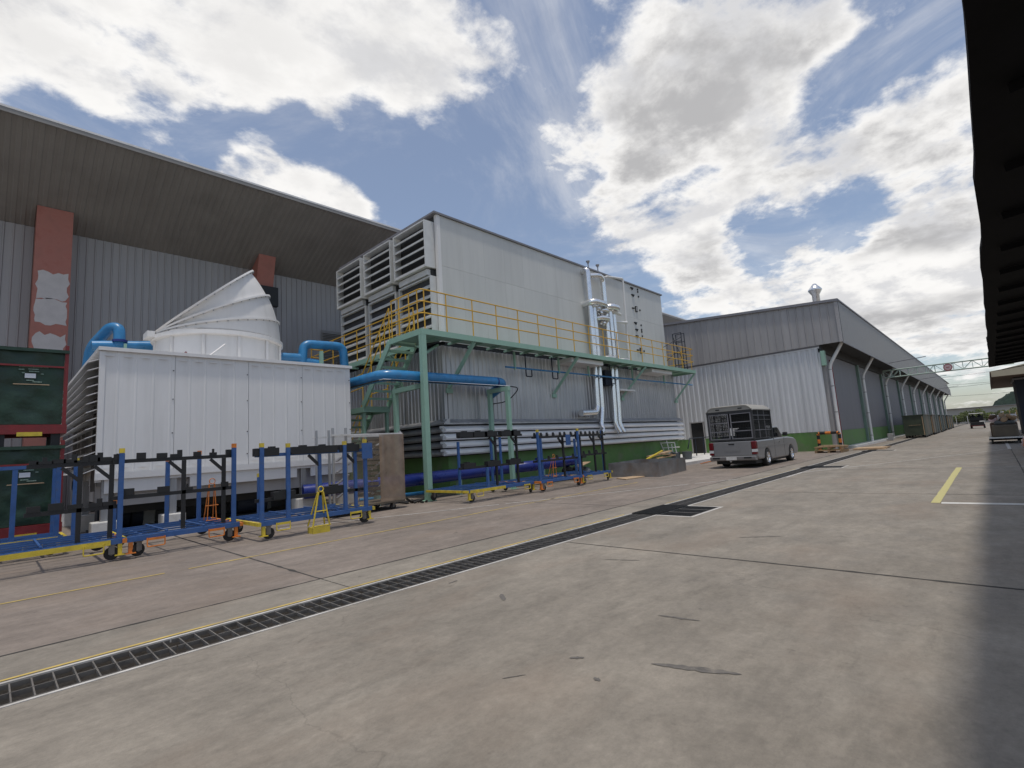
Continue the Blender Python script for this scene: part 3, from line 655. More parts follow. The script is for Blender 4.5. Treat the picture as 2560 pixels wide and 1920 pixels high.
sc = thing('scaffold_frame', 'dark blue tubular scaffold frame on the far end of the walkway', 'scaffold', (24.95, 11.3, ZP))
for x in (24.75, 25.1):
    for y in (11.12, 11.58): MB().tube([(x, y, ZP-.012), (x, y, 6.65)], .022, 8).build('upright', MT['dknavy'], sc)
    m = MB()
    for z in (4.95, 5.6, 6.2, 6.64): m.tube([(x, 11.12, z), (x, 11.58, z)], .018, 8)
    m.build('rung', MT['dknavy'], sc)
MB().tube([(24.75, 11.12, 5.0), (24.75, 11.58, 6.5)], .015, 6).tube([(24.75, 11.58, 5.6), (24.2, 11.78, 5.2)], .015, 6).tube([(24.75, 11.12, 6.4), (24.0, 11.8, 5.9)], .015, 6).build('cross_brace', MT['dknavy'], sc)

# ================================================================== PIPEWORK
# hung thin blue service line below the deck
sp = thing('service_pipe', 'thin blue service pipe hung under the green walkway', 'pipe', (12, 11.4, 3.9))
MB().tube([(11.75, 11.4, 3.92), (26.1, 11.4, 3.96)], .032, 8).build('pipe_run', MT['bluepipe'], sp)
for x in (12.75, 14.2, 18.1):
    MB().tube(rpath([(x, 11.4, 4.45), (x, 11.4, 3.66), (x+.3, 11.4, 3.66), (x+.3, 11.4, 3.9)], .05, 3), .022, 8).build('drop_loop', MT['dknavy'], sp)
for x in (12.2, 14.6, 16.5, 19.9, 22.9): MB().box(x-.03, x+.03, 11.37, 11.43, 3.86, ZP-.151).build('hanger', MT['mint'], sp)
# large blue header pipe on portal stands
hp = thing('blue_header_pipe', 'large blue pipe bending in front of the stairs towards the plant wall', 'pipe', (9, 11.2, 3.2))
ZH, YH = 3.32, 11.15
MB().tube(rpath([(6.95, 16.8, ZH-.02), (6.95, YH, ZH), (11.45, YH, ZH+.02), (11.45, 11.93, ZH-.3)], .42, 8), .155, 18).build('pipe_run', MT['bluepipe'], hp)
MB().tube(rpath([(6.82, 16.8, ZH-.16), (6.82, YH-.14, ZH-.14), (11.5, YH-.16, ZH-.12), (12.0, YH-.1, ZH-.14), (11.9, YH+.4, ZH-.55), (11.3, YH+.5, ZH-.62)], .3, 6), .018, 8).build('cable', MT['black'], hp)
for x in (8.1, 11.0):
    MB().tube([(x-.02, YH, ZH), (x+.02, YH, ZH)], .17, 18).build('flange', MT['navy'], hp)
MB().tube([(6.84, 16.8, ZH-.15), (6.84, YH-.14, ZH-.135), (11.45, YH-.165, ZH-.115)], .016, 6).build('tracer_line', MT['silver'], hp)
for k, (x, y0, y1) in enumerate(((8.12, 11.0, 12.35), (11.1, 10.7, 11.5))):
    ps = thing('pipe_stand', ['mint green portal stand under the blue pipe beside the platform post', 'mint green portal stand under the blue pipe elbow behind the trolleys'][k], 'pipe stand', (x, y0, 0), 'portal stands under the blue pipe')
    for y in (y0, y1):
        l_ = MB().box(x-.06, x+.06, y, y+.12, .015, 3.02).build('leg', MT['mint'], ps)
        MB().box(x-.12, x+.12, y-.06, y+.18, 0, .015).build('foot_plate', MT['mint'], l_)
    MB().box(x-.06, x+.06, y0-.02, y1+.14, 3.021, 3.15).build('cross_beam', MT['mint'], ps)
# low blue main along the base
lp = thing('blue_water_main', 'thick deep blue pipe lying low along the green base wall', 'pipe', (8, 11.3, 0))
MB().tube(rpath([(5.2, 12.0, .52), (7.2, 11.45, .55), (11.6, 11.35, .6), (12.1, 10.85, .62), (14.6, 10.9, .66)], .4, 6), .17, 16).build('pipe_run', MT['navy'], lp)
MB().tube([(6.6, 11.9, .16), (9.4, 11.6, .16)], .05, 10).build('branch_pipe', MT['bluepipe'], lp)
for x, y in ((6.9, 11.55), (9.5, 11.4), (12.6, 10.85)): MB().box(x-.05, x+.05, y-.08, y+.08, 0, .5).build('saddle', MT['mint'], lp)
MB().box(12.45, 12.55, 10.72, 11.0, .45, .86).build('flange', MT['navy'], lp)
# insulated silver pipes on the plant wall
sv = thing('silver_pipe_bank', 'bank of silver insulated pipes climbing the white plant wall', 'pipework', (18, 11.6, 0))
def sp_(pts, r, rad=.2, mat='silver', n=12): return MB().tube(rpath(pts, rad, 5), r, n).build('insulated_pipe', MT[mat], sv)
YA = 11.62
sp_([(17.35, PY+.0, 8.55), (17.35, YA, 8.6), (17.35, YA, 4.63)], .12)
sp_([(17.62, YA, 7.0), (17.62, YA, 4.63)], .11)
sp_([(17.72, 11.75, 8.42), (18.1, 11.5, 8.45), (18.5, YA, 8.4), (18.55, YA, 4.63)], .11)
sp_([(18.85, YA, 7.1), (18.88, YA, 4.63)], .11)
sp_([(19.15, YA, 6.85), (19.2, YA, 4.63)], .09)
sp_([(18.75, PY, 8.5), (18.75, 11.55, 8.55), (20.12, 11.55, 8.72), (20.12, 11.62, 4.63)], .05, .1, 'whitepipe', 8)
sp_([(19.0, YA, 6.95), (19.0, 11.5, 6.98), (19.6, 11.55, 6.92)], .07, .1, 'whitepipe', 8)
sp_([(19.1, YA, 6.55), (20.12, 11.55, 6.62)], .06, .1, 'whitepipe', 8)
def saucer(x0, x1, z, r=.13):
    c = ((x0+x1)/2, 11.5, z); return MB().tube(rpath([(x0, PY, z-.05), (x0, 11.36, z), (x1, 11.36, z), (x1, PY, z-.1)], .3, 6), r, 12).build('return_bend', MT['silver'], sv)
saucer(17.25, 18.25, 7.12); saucer(18.55, 19.25, 7.12); saucer(17.75, 18.4, 6.5, .1); saucer(17.95, 18.4, 6.85, .07)
for x, z in ((17.9, 6.72), (18.05, 6.3), (17.75, 6.9)): MB().lathe((x, 11.5, z), [(.09, -.08), (.12, -.03), (.12, .03), (.09, .08)], 12, (1, 0, .3)).build('valve_body', MT['silver'], sv)
for (x0, x1) in ((17.15, 18.2), (18.5, 19.25)):
    MB().lathe(((x0+x1)/2, 11.35, ZP+.02), [(0, .1), (.42, .09), (.5, .03), (.5, 0)], 20).build('deck_collar', MT['whitepipe'], sv)
for x, r in ((17.3, .11), (17.62, .11)):
    sp_([(x, YA, ZP-.16), (x-.05, YA, 2.62)], r)
sp_([(17.22, YA, 2.7), (17.1, YA, 2.45), (16.0, YA-.05, 2.42)], .13)
sp_([(17.58, YA, 2.7), (17.4, YA, 1.9), (17.35, 11.5, 1.72), (16.95, 11.45, 1.5)], .11)
for x in (18.58, 18.9): sp_([(x, YA, ZP-.16), (x-.05, YA, 2.5), (x-.1, YA, 1.95), (x+.02, 11.5, 1.6)], .11)
MB().box(19.0, 20.3, 11.55, 11.88, 3.42, 3.5).build('cable_tray', MT['whitepipe'], sv)
MB().box(17.85, 18.35, 11.5, 11.8, 3.6, 4.25).build('panel_box', MT['dknavy'], sv)
for x, y in ((18.34, 12.2), (19.1, 12.2)):
    t = MB().tube([(x, y, 8.85), (x, y, 9.3)], .03, 8).lathe((x, y, 9.25), [(.03, 0), (.09, .1), (.09, .13), (0, .14)], 12)
    o = t.build('vent_spigot', MT['galv'], loc=(x, y, 8.85)); tag(o, ['small metal vent spigot on the plant roof edge, nearer the silver pipe bend', 'small metal vent spigot on the plant roof edge, farther right'][x > 19], 'vent', 'vent spigots on the plant roof')
for k, (x0, x1) in enumerate(((14.9, 17.0), (21.0, 23.0))):
    MB().box(x0, x1, 11.0, 11.75, ZP-.33, ZP-.17).build('drip_tray', MT['whitepipe'], sv)

# ================================================================== COOLING TOWER
ct = thing('cooling_tower', 'white square cooling tower with tilted fan stack and slatted side', 'cooling tower', (4, 14.8, 0))
CX0, CX1, CY0, CY1, CZ0, CZ1 = 1.40, 6.58, 12.2, 17.5, 1.2, 3.62
MB().box(CX0+.3, CX1-.06, CY0+.08, CY1-.06, CZ0, CZ1-.02).build('casing_core', MT['clad_d'], ct)
for a, b in ((CX0, 2.62), (2.62, 4.06), (4.06, 5.3), (5.3, CX1)):
    pr = prof_ribs(a+.003, b-.003, .29, .006, .08, .04); vs = []
    for u, d in pr: vs += [(u, CY0-d, CZ0-.0), (u, CY0-d, CZ1)]
    m = MB(); m.add(vs, [(2*j, 2*j+2, 2*j+3, 2*j+1) for j in range(len(pr)-1)]); p_ = m.build('casing_panel', MT['white'], ct, fix=False)
    bo = MB()
    for z in (CZ0+.3, 2.0, 2.7, 3.3): bo.lathe((b-.03, CY0-.001, z), [(.012, 0), (.012, .012), (0, .015)], 6, (0, -1, 0))
    bo.build('bolt', MT['black'], p_)
    # end stops of the ribs
    n_ = int((b-a)/.29); e = MB()
    for i in range(n_):
        e.box(a+.06+i*.29, a+.20+i*.29, CY0-.045, CY0-.029, CZ1-.10, CZ1-.085); e.box(a+.06+i*.29, a+.20+i*.29, CY0-.045, CY0-.029, CZ0+.14, CZ0+.155)
    e.build('rib_stop', MT['white'], p_)
for a, b in ((CX1-.02, CX1),): MB().box(a, b, CY0+.001, CY1, CZ0, CZ1).build('side_wall', MT['white'], ct)
MB().box(CX0-.04, CX1+.04, CY0-.06, CY1+.04, CZ1, CZ1+.07).build('top_deck', MT['white'], ct)
MB().box(CX0-.03, CX1+.03, CY0-.075, CY0-.03, CZ0-.06, CZ0+.06).build('ledge', MT['white'], ct)
# skirt with leg notches
NX = [(1.75, 1.75), (2.58, 2.92), (5.16, 5.46)]
m = MB()
for a, b in ((CX0+.12, 2.56), (2.92, 5.14), (5.48, CX1)): m.box(a, b, CY0-.02, CY0+.03, .88, CZ0-.061)
for a, b in ((2.56, 2.92), (5.14, 5.48)): m.box(a, b, CY0-.019, CY0+.029, 1.08, CZ0-.061)
m.build('skirt', MT['white'], ct)
MB().box(CX0+.3, CX1-.1, CY0+.12, CY1-.2, .62, 1.19).build('basin', MT['clad'], ct)
for x in (1.55, 2.64, 5.32, 6.4):
    for y in (12.3, 15, 17.2):
        l_ = MB().box(x-.06, x+.06, y-.06, y+.06, .37, 1.12).build('leg', MT['galv'], ct)
        MB().box(x-.2, x+.2, y-.2, y+.2, 0, .37).build('concrete_pier', MT['whitec'], l_, bevel=.02)
MB().box(CX0-.02, CX0+.07, CY0-.02, CY0+.06, CZ0-.1, CZ1-.01).build('corner_post', MT['white'], ct)
sl_ = MB().prism([(CX0+.12, .10), (CX0-.18, -.03), (CX0-.18, -.045), (CX0+.12, .08)], 'XZ', CY0+.08, CY1).mesh('side_slat', MT['white'])
for i in range(14): inst('side_slat', sl_, ct, (0, 0, 1.32+i*.162))
for y in (13.75, 15.5, 17.2): MB().box(CX0+.08, CX0+.16, y-.06, y+.06, .9, CZ1-.005).build('side_mullion', MT['clad'], ct)
MB().box(CX0+.19, CX0+.28, CY0+.09, CY1-.07, 1.0, CZ1-.03).build('fill_media', MT['soffit'], ct)
# fan stack: cylinder and three hinged rings
SX, SYc, SR = 4.22, 14.85, 1.48
stk = MB().lathe((SX, SYc, CZ1+.07), [(SR-.02, 0), (SR-.02, .78), (SR+.07, .80), (SR+.07, .90), (SR-.03, .92)], 48).build('fan_stack', MT['white'], ct)
for k in range(12):
    a = k*math.pi/6; c, s_ = math.cos(a), math.sin(a)
    MB().beam((SX+SR*c, SYc+SR*s_, CZ1+.09), (SX+SR*c, SYc+SR*s_, CZ1+.86), .05, .06).build('stack_stiffener', MT['white'], stk)
pu = None
for k, (x, y, w, h) in enumerate(((1.9, 13.4, .9, .62), (4.35, 13.1, .75, .70))):  # left pump is added as dark fill under the tower
    pu = thing('pump_set', ['added dark pump set under the left half of the cooling tower', 'dark blue pump set under the right half of the cooling tower'][k], 'pump', (x, y, 0))
    MB().box(x-w/2, x+w/2, y-.3, y+.4, 0, .12).build('plinth', MT['rubber'], pu); MB().lathe((x-w*.4, y, .36), [(0, 0), (.2, .02), (.24, .1), (.24, w*.6), (.15, w*.7), (0, w*.72)], 16, (1, 0, 0)).build('motor', MT['dknavy'], pu)
    MB().lathe((x+w*.35, y, .36), [(0, -.12), (.26, -.1), (.28, 0), (.26, .1), (0, .12)], 16, (1, 0, 0)).build('volute', MT['dknavy'], pu); MB().tube([(x+w*.35, y, .5), (x+w*.35, y, .64)], .1, 10).build('outlet', MT['navy'], pu)
MB().box(CX0+.5, CX1-.3, 15.3, 15.5, 0, .61).build('shade_wall', MT['clad_d'], ct)  # wall added to hide the lit ground behind the tower
for y in (12.9, 14.6, 16.6): MB().box(CX0+.2, CX1-.1, y-.08, y+.08, .44, .619).build('shade_beam', MT['black'], ct)  # black beams added to darken the space under the tower
HX, HZ = SX-SR-.06, CZ1+1.0
def ring_pts(th, r, n=48, lift=0):
    pts = []
    for j in range(n):
        a = 2*math.pi*j/n; dx = (SX-HX)+r*math.cos(a); dy = r*math.sin(a)
        pts.append((HX+dx*math.cos(th)-lift*math.sin(th), SYc+dy, HZ+dx*math.sin(th)+lift*math.cos(th)))
    return pts
angs = [R(-.5), R(11), R(26.5), R(42)]
for i in range(3):
    m = MB(); n = 48; a, b = angs[i], angs[i+1]; vs = []
    for t in (0, .25, .5, .75, 1): vs += ring_pts(a+(b-a)*t, SR-.0-.02*i, n, .03 if t == 0 else 0)
    m.add(vs, [(k*n+j, k*n+(j+1) % n, (k+1)*n+(j+1) % n, (k+1)*n+j) for k in range(4) for j in range(n)], True)
    sec = m.build('stack_section', MT['white'], stk)
    f = MB(); r0, r1 = ring_pts(b, SR-.05, n, -.015), ring_pts(b, SR+.045, n, -.015); r2_, r3 = ring_pts(b, SR+.045, n, .03), ring_pts(b, SR-.05, n, .03)
    f.add(r0+r1+r2_+r3, [(k*n+j, k*n+(j+1) % n, ((k+1) % 4)*n+(j+1) % n, ((k+1) % 4)*n+j) for k in range(4) for j in range(n)])
    f.build('flange_ring', MT['white'], sec)
    bo = MB()
    for p in ring_pts(b, SR+.02, 40, -.02): bo.lathe((p[0], p[1], p[2]-.012), [(0, -.012), (.014, -.012), (.014, .012), (0, .012)], 6)
    bo.build('bolt', MT['galv'], sec)
MB().box(HX-.14, HX+.02, SYc-.25, SYc+.25, HZ-.1, HZ+.05).build('hinge_plate', MT['white'], stk)
MB().lathe((SX, SYc, CZ1+.4), [(0, .06), (.3, .05), (.3, 0)], 16).build('fan_hub', MT['clad_d'], stk)
MB().beam((3.35, 12.9, CZ1+.10), (3.9, 13.35, CZ1+.6), .04).build('stay', MT['white'], ct)
MB().tube(rpath([(3.05, 13.55, CZ1+.1), (3.1, 13.5, CZ1+.42), (3.2, 13.5, CZ1+.1)], .1, 4), .012, 6).build('red_cable', MT['red'], ct)
for k, x in enumerate((1.9, 2.75)): MB().prism([(15.2, CZ1+.07), (15.6, CZ1+.07), (15.4, CZ1+.5)], 'YZ', x, x+.06).build('pipe_bracket', MT['mint'], ct)
def bp(name, label, pts, r, rad, loc):
    t = thing(name, label, 'pipe', loc); MB().tube(rpath(pts, rad, 7), r, 16).build('pipe_run', MT['bluepipe'], t); return t
t = bp('blue_riser_pipe', 'blue riser pipe with domed elbow on the left of the tower top', [(1.62, 16.5, 3.69), (1.66, 16.2, 4.45), (1.98, 15.85, 4.95), (2.14, 15.7, 4.92), (2.15, 15.6, 4.4)], .125, .2, (1.6, 16.3, 3.7))
MB().tube([(1.62, 15.7, 4.40), (3.0, 15.6, 4.52)], .125, 14).build('branch_pipe', MT['bluepipe'], t)
MB().tube([(2.15, 15.6, 4.52), (2.15, 15.6, 4.58)], .16, 14).build('flange', MT['navy'], t)
MB().box(2.2, 2.26, 15.35, 15.4, CZ1+.07, 4.45).build('stand', MT['mint'], t)
t = bp('blue_return_pipe', 'blue hoop shaped return pipe on the right of the tower top', [(5.55, 14.6, 4.28), (6.3, 14.5, 4.28), (6.3, 14.5, 4.1), (6.35, 14.5, 4.72), (7.55, 14.4, 4.74), (7.65, 14.4, 3.3)], .13, .22, (6.3, 14.5, 3.69))
MB().tube([(5.4, 14.7, 4.33), (6.9, 14.45, 4.12)], .13, 14).build('branch_pipe', MT['bluepipe'], t)
MB().box(6.75, 6.84, 14.25, 14.35, CZ1+.07, 4.5).build('stand', MT['mint'], t)
MB().lathe((6.3, 14.5, CZ1+.07), [(.2, 0), (.2, .25), (.16, .28)], 14).build('flange', MT['bluepipe'], t)
# ================================================================== TROLLEYS
CAST = MB().lathe((0, 0, .09), [(.03, -.026), (.085, -.026), (.092, -.014), (.092, .014), (.085, .026), (.03, .026)], 16, (0, 1, 0)).mesh('wheel', MT['rubber'])
FORK = MB().box(-.035, .035, -.04, -.03, .08, .20).box(-.035, .035, .03, .04, .08, .20).box(-.05, .05, -.045, .045, .20, .215).lathe((0, 0, .09), [(0, -.031), (.028, -.031), (.028, .031), (0, .031)], 8, (0, 1, 0)).mesh('caster', MT['grate'])
def block(kind, rng):
    m = MB()
    if kind == 'notch':
        h = rng.uniform(.05, .10); w = rng.uniform(.09, .17)
        if rng.random() < .5: m.box(-w/2, w/2, -.03, .03, 0, h*.6).box(-w/2 if rng.random() < .5 else w/2-.06, -w/2+.06 if rng.random() < .5 else w/2, -.028, .028, h*.6, h+.03)
        else: m.box(-w/2, w/2, -.03, .03, 0, h)
        return m
    if kind == 'fin':
        return m.prism([(-.05, 0), (.05, 0), (.05, .03), (.02, .10), (-.02, .10), (-.03, .03)], 'XZ', -.02, .02)
    w = rng.uniform(.36, .46); m.box(-w/2, w/2, -.07, .07, -.04, .09); a = rng.uniform(-.1, .05)
    return m.box(a, a+rng.uniform(.07, .14), -.06, .06, .09, .115)
def cart(label, x0, x1, y0, y1, endc, cap, h, kind, nb, barx=None, lowz=.80, posts=None, topblue=False, seed=1, blackposts=True, frontbar=None):
    rng = random.Random(seed); t = thing('trolley', label, 'trolley', ((x0+x1)/2, (y0+y1)/2, 0), 'blue steel parts trolleys')
    zb = .24
    m = MB()
    for y in (y0+.03, y1-.03): m.box(x0, x1, y-.03, y+.03, zb, zb+.075)
    for x in (x0+.25, x1-.25): m.box(x-.02, x+.02, y0+.056, y1-.056, zb+.002, zb+.05)
    m.build('base_frame', MT['blue'], t)
    for i in range(5):
        y = y0+.12+(y1-y0-.24)*i/4; MB().box(x0+.02, x1-.02, y-.011, y+.011, zb+.062, zb+.085).build('deck_bar', MT['blue'], t)
    for i in range(2):
        x = x0+(x1-x0)*(i+1)/3; MB().box(x-.013, x+.013, y0+.062, y1-.062, zb+.086, zb+.1).build('deck_bar', MT['blue'], t)
    for x in (x0-.025, x1+.025): MB().box(x-.024, x+.024, y0-.02, y1+.02, zb+.005, zb+.062).build('end_bar', MT[endc], t)
    if frontbar: MB().box(x0+.05, x0+.05+(x1-x0)*frontbar, y0-.012, y0+.0035, zb-.005, zb+.065).build('front_bar', MT[endc], t)
    for x in (x0+.35, x1-.35):
        MB().tube(rpath([(x-.11, y0-.02, zb+.03), (x-.11, y0-.03, zb-.10), (x+.11, y0-.03, zb-.10), (x+.11, y0-.02, zb+.03)], .02, 2), .009, 6).build('foot_hoop', MT[endc], t)
        MB().box(x-.1, x+.1, y0-.035, y0-.021, zb-.01, zb+.025).build('hoop_plate', MT[endc], t)
    for x in (x0+.14, x1-.14):
        for y in (y0+.06, y1-.06):
            rz = rng.uniform(-.6, .6); c = inst('caster', FORK, t, (x, y, .024), rz); w = bpy.data.objects.new('wheel', CAST); COL.objects.link(w); w.parent = c; OFF[w.name] = OFF[c.name]
    for x in (x0+.05, x1-.05): MB().box(x-.025, x+.025, y0+.01, y0+.06, .09, zb-.001).box(x-.06, x+.06, y0-.02, y0+.08, .075, .089).build('brake_foot', MT[endc], t)
    P = posts or [(x0+.04, y0+.04, h), (x1-.04, y0+.04, h), (x0+.04, y1-.04, h-.04), (x1-.04, y1-.04, h-.04)]
    for px, py, ph in P:
        p = MB().box(px-.031, px+.031, py-.026, py+.026, zb+.076, ph).build('post', MT['blue'], t)
        if cap: MB().box(px-.032, px+.032, py-.027, py+.027, ph+.001, ph+.07).build('post_cap', MT[cap], p)
    bx = barx or (x0-.05, x1-.02)
    for zi, z in enumerate((h-.17, lowz)):
        for yi, y in enumerate((y0+.12, y1-.14)):
            if yi: continue
            b = MB().box(bx[0], bx[1], y-.024, y+.024, z, z+.055).build('fixture_rail', MT['blue'] if (topblue and zi == 0) else MT['black'], t)
            nq = nb if zi == 0 else max(2, nb*2//3)
            for i in range(nq):
                xx = bx[0]+(bx[1]-bx[0])*(i+.5+rng.uniform(-.18, .18))/nq; k_ = block(kind, rng)
                q = MB(); q.add([(v[0]+xx, v[1]+y, v[2]+z+.056) for v in k_.v], k_.f); q.build('fixture_block', MT['black'], b)
    if blackposts:
        for xx in (bx[0]+(bx[1]-bx[0])*.55, bx[0]+(bx[1]-bx[0])*.9):
            for y in (y0+.12, ):
                q = MB().box(xx-.027, xx+.027, y-.024, y+.024, zb+.09, h-.171).build('support', MT['black'] if not topblue else MT['blue'], t)
                MB().beam((xx, y+.0, h-.38), (xx-.2, y, h-.18), .044, .045).build('gusset', MT['black'], q)
    return t
cart('blue trolley with yellow bars and black notched rails, leftmost in the front row', -1.25, 1.42, 9.30, 10.8, 'yellow', 'yellow', 1.55, 'notch', 8, (.35, 1.36), .74, posts=[(1.36, 9.35, 1.54), (-1.2, 9.35, 1.54), (.98, 10.74, 1.46), (-1.2, 10.74, 1.4)], seed=3, frontbar=.92)
cart('blue trolley with empty blue frame in front of the red crates, behind the leftmost trolley', -1.3, .88, 11.05, 11.85, 'yellow', None, 1.5, 'notch', 2, (-1.2, -.2), .7, posts=[(.29, 11.1, 1.40), (.80, 11.1, 1.47), (.80, 11.8, 1.4), (-1.2, 11.1, 1.47)], seed=4, blackposts=False, frontbar=.95)
MB().box(-1.2, .76, 11.08, 11.12, 1.405, 1.46).build('top_rail', MT['blue'], [o for o in bpy.data.objects if o.get('label', '').startswith('blue trolley with empty')][0])
cart('blue trolley with orange bars and post caps, in front of the cooling tower', 1.44, 2.95, 9.27, 10.92, 'orange', 'orange', 1.56, 'notch', 7, (1.26, 2.90), .86, posts=[(2.87, 9.32, 1.55), (2.75, 10.87, 1.5), (1.5, 10.87, .74), (2.25, 10.87, 1.4)], seed=6)
cart('blue trolley', 3.1, 5.12, 8.75, 10.3, 'yellow', 'yellow', 1.53, 'block', 4, (3.05, 5.05), .62, posts=[(3.13, 8.8, 1.52), (3.56, 8.8, 1.5), (4.6, 8.8, 1.5), (5.02, 8.8, 1.52), (3.6, 10.25, 1.0)], topblue=True, seed=8)['label'] = 'blue trolley with blue top rail carrying black blocks, left of the brown wrapped cage'
cart('blue trolley with yellow bars and two tiers of large black blocks', 7.9, 10.3, 9.15, 10.75, 'yellow', None, 1.72, 'block', 5, (7.75, 10.0), .80, posts=[(8.95, 10.7, 1.5), (8.6, 9.2, .8), (10.2, 10.7, 1.58)], seed=11, frontbar=.5)
cart('blue trolley with orange bars and black fins, behind the one with large black blocks', 10.3, 12.2, 8.95, 10.5, 'orange', 'yellow', 1.62, 'fin', 9, (10.2, 12.6), .80, seed=13)
cart('blue trolley with yellow bars and black fins next to the metal tray', 12.4, 13.98, 9.1, 10.6, 'yellow', None, 1.62, 'fin', 6, (12.5, 13.95), .85, posts=[(13.95, 9.34, 1.62), (12.45, 9.34, 1.4), (13.9, 10.26, 1.5)], seed=17)
# blue placards on posts
for x, y, z, l in ((5.04, 8.755, 1.22, 'small blue placard hanging on the trolley beside the brown wrapped cage'), (11.6, 8.93, 1.22, 'small blue placard on the trolley with black fins')):
    o = MB().box(x-.11, x+.11, y-.012, y, z, z+.3).build('placard', MT['blue'], loc=(x, y, z)); tag(o, l, 'sign')
def stand(label, x, y, mat, h=.58, w=.15, tray=True):
    t = thing('hoop_stand', label, 'stand', (x, y, .0)); z = .12 if tray else .34
    for s in (-1, 1): MB().tube([(x+s*w, y, z), (x+s*.04, y, z+h)], (.014 if tray else .008), 6).tube([(x+s*w, y+.2, z), (x+s*.04, y+.03, z+h)], (.014 if tray else .008), 6).build('leg', MT[mat], t)
    MB().tube([(x-.1, y, z+.25), (x+.1, y, z+.25)], (.01 if tray else .007), 6).build('rung', MT[mat], t); MB().tube([(x-w-.02, y, z+.0), (x+w+.02, y, z)], (.012 if tray else .007), 6).build('rung', MT[mat], t)
    MB().tube([(x+.045*math.cos(a*math.pi/6), y, z+h+.045+.045*math.sin(a*math.pi/6)) for a in range(13)], (.012 if tray else .007), 6).build('ring', MT[mat], t)
    if tray: MB().box(x-w, x+w, y-.01, y+.21, z-.12, z-.02).build('foot_tray', MT[mat], t)
stand('yellow A shaped hoop stand in front of a blue trolley', 4.05, 8.62, 'yellow'); stand('orange A shaped stand on the trolley with orange bars', 2.72, 9.95, 'orange', .62, .07, False)
o = stand('pale orange A shaped stand among the far trolleys', 11.35, 9.3, 'orange', .55, .07, False)
# ================================================================== RED CRATES WITH GREEN TARPS
for k, (zb, lab) in enumerate(((.30, 'lower red framed crate with dark green tarp at the left edge'), (2.02, 'upper red framed crate with dark green tarp, stacked at the left edge'))):
    t = thing('tarp_crate', lab, 'crate', (.45, 12.6, zb), 'stacked red crates with green tarps'); h = 1.48
    m = MB().box(-.02, .94, 12.0, 12.09, zb, zb+.16).box(-.02, .94, 13.1, 13.2, zb, zb+.16).box(-.02, .06, 12.091, 13.099, zb, zb+.16).box(.86, .94, 12.091, 13.099, zb, zb+.16); m.build('base_frame', MT['red'], t)
    for x in (0, .9):
        for y in (12.04, 13.15): MB().box(x-.025, x+.025, y-.03, y+.03, zb+.161, zb+h+.12).build('post', MT['red'], t)
    MB().box(.026, .874, 11.995, 12.02, zb+h-.30, zb+h-.27).build('front_rail', MT['red'], t)
    m = MB(); nx, nz_ = 14, 18; vs = []; rr = random.Random(k)
    for j in range(nz_+1):
        for i in range(nx+1):
            f = .02*math.sin(j*1.1+k)*math.sin(i*.6+j*.3)+rr.uniform(-.004, .004); vs.append((.03+.84*i/nx, 12.055+f*(.3+.7*math.sin(math.pi*i/nx)), zb+.17+(h-.18)*j/nz_))
    m.add(vs, [(j*(nx+1)+i, j*(nx+1)+i+1, (j+1)*(nx+1)+i+1, (j+1)*(nx+1)+i) for j in range(nz_) for i in range(nx)], True)
    tp = m.build('front_tarp', MT['tarp'], t, fix=False)
    MB().box(.04, .86, 12.09, 13.12, zb+.17, zb+h-.03).build('side_tarp', MT['tarp'], t)
    MB().box(-.03, .93, 11.985, 13.2, zb+h-.028, zb+h+.03).build('top_tarp', MT['tarp'], t)
    MB().box(.36, .50, 12.02, 12.026, zb+.98, zb+1.06).build('paper_label', MT['paper'], tp)
    for x0, x1, z in ((.28, .66, 1.17), (.40, .53, 1.13), (.41, .54, 1.09), (.28, .35, 1.12), (.32, .36, 1.06), (.56, .60, 1.05), (.38, .48, .93), (.46, .58, .905)):
        MB().box(x0, x1, 12.022, 12.027, zb+z, zb+z+.018).build('stencil_mark', MT['stencil'], tp)
    MB().box(.22, .68, 12.012, 12.02, zb+.86, zb+.875).build('batten', MT['ply'], tp)
    for x in (.1, .8):
        for y in (12.05, 13.0): MB().box(x-.06, x+.06, y, y+.15, 0 if k == 0 else zb-.209, zb-.001).build('foot', MT['black'], t)
    MB().box(.3, .62, 11.99, 12.0, zb-.04, zb+.03).build('fork_plate', MT['yellow'], t)
# ================================================================== WRAPPED CAGE TROLLEY
t = thing('wrapped_cage', 'tall cage trolley wrapped in dusty brown see-through film', 'cage trolley', (6, 10.7, 0))
for x in (5.15, 5.45, 6.85):
    for y in (10.35, 11.15): MB().box(x-.022, x+.022, y-.022, y+.022, .2, 1.92 if x < 6 else 1.82).build('post', MT['galv'], t)
MB().box(5.1, 6.9, 10.3, 11.2, .16, .2).build('base', MT['kbrown'], t)
m = MB().box(5.1, 6.9, 10.31, 10.35, 1.74, 1.78).box(5.1, 6.9, 11.15, 11.19, 1.74, 1.78); m.build('top_rail', MT['whitec'], t)
for z in (.55, .85, 1.1, 1.35, 1.55):
    for x in (5.3, 6.15): MB().beam((x, 10.5, z-.15), (x+.5, 10.9, z+.02), .045, .03).build('rack_arm', MT['galv'], t)
for x in (5.95, 6.4): MB().box(x-.02, x+.02, 10.45, 10.5, .2, 1.7).build('rack_post', MT['wood'], t)
for i in range(11):
    z = .35+i*.12; x = 6.28+random.uniform(-.08, .08); MB().box(x-.09, x+.09, 10.5, 10.75, z, z+.07).build('stored_part', MT['kbrown'], t)
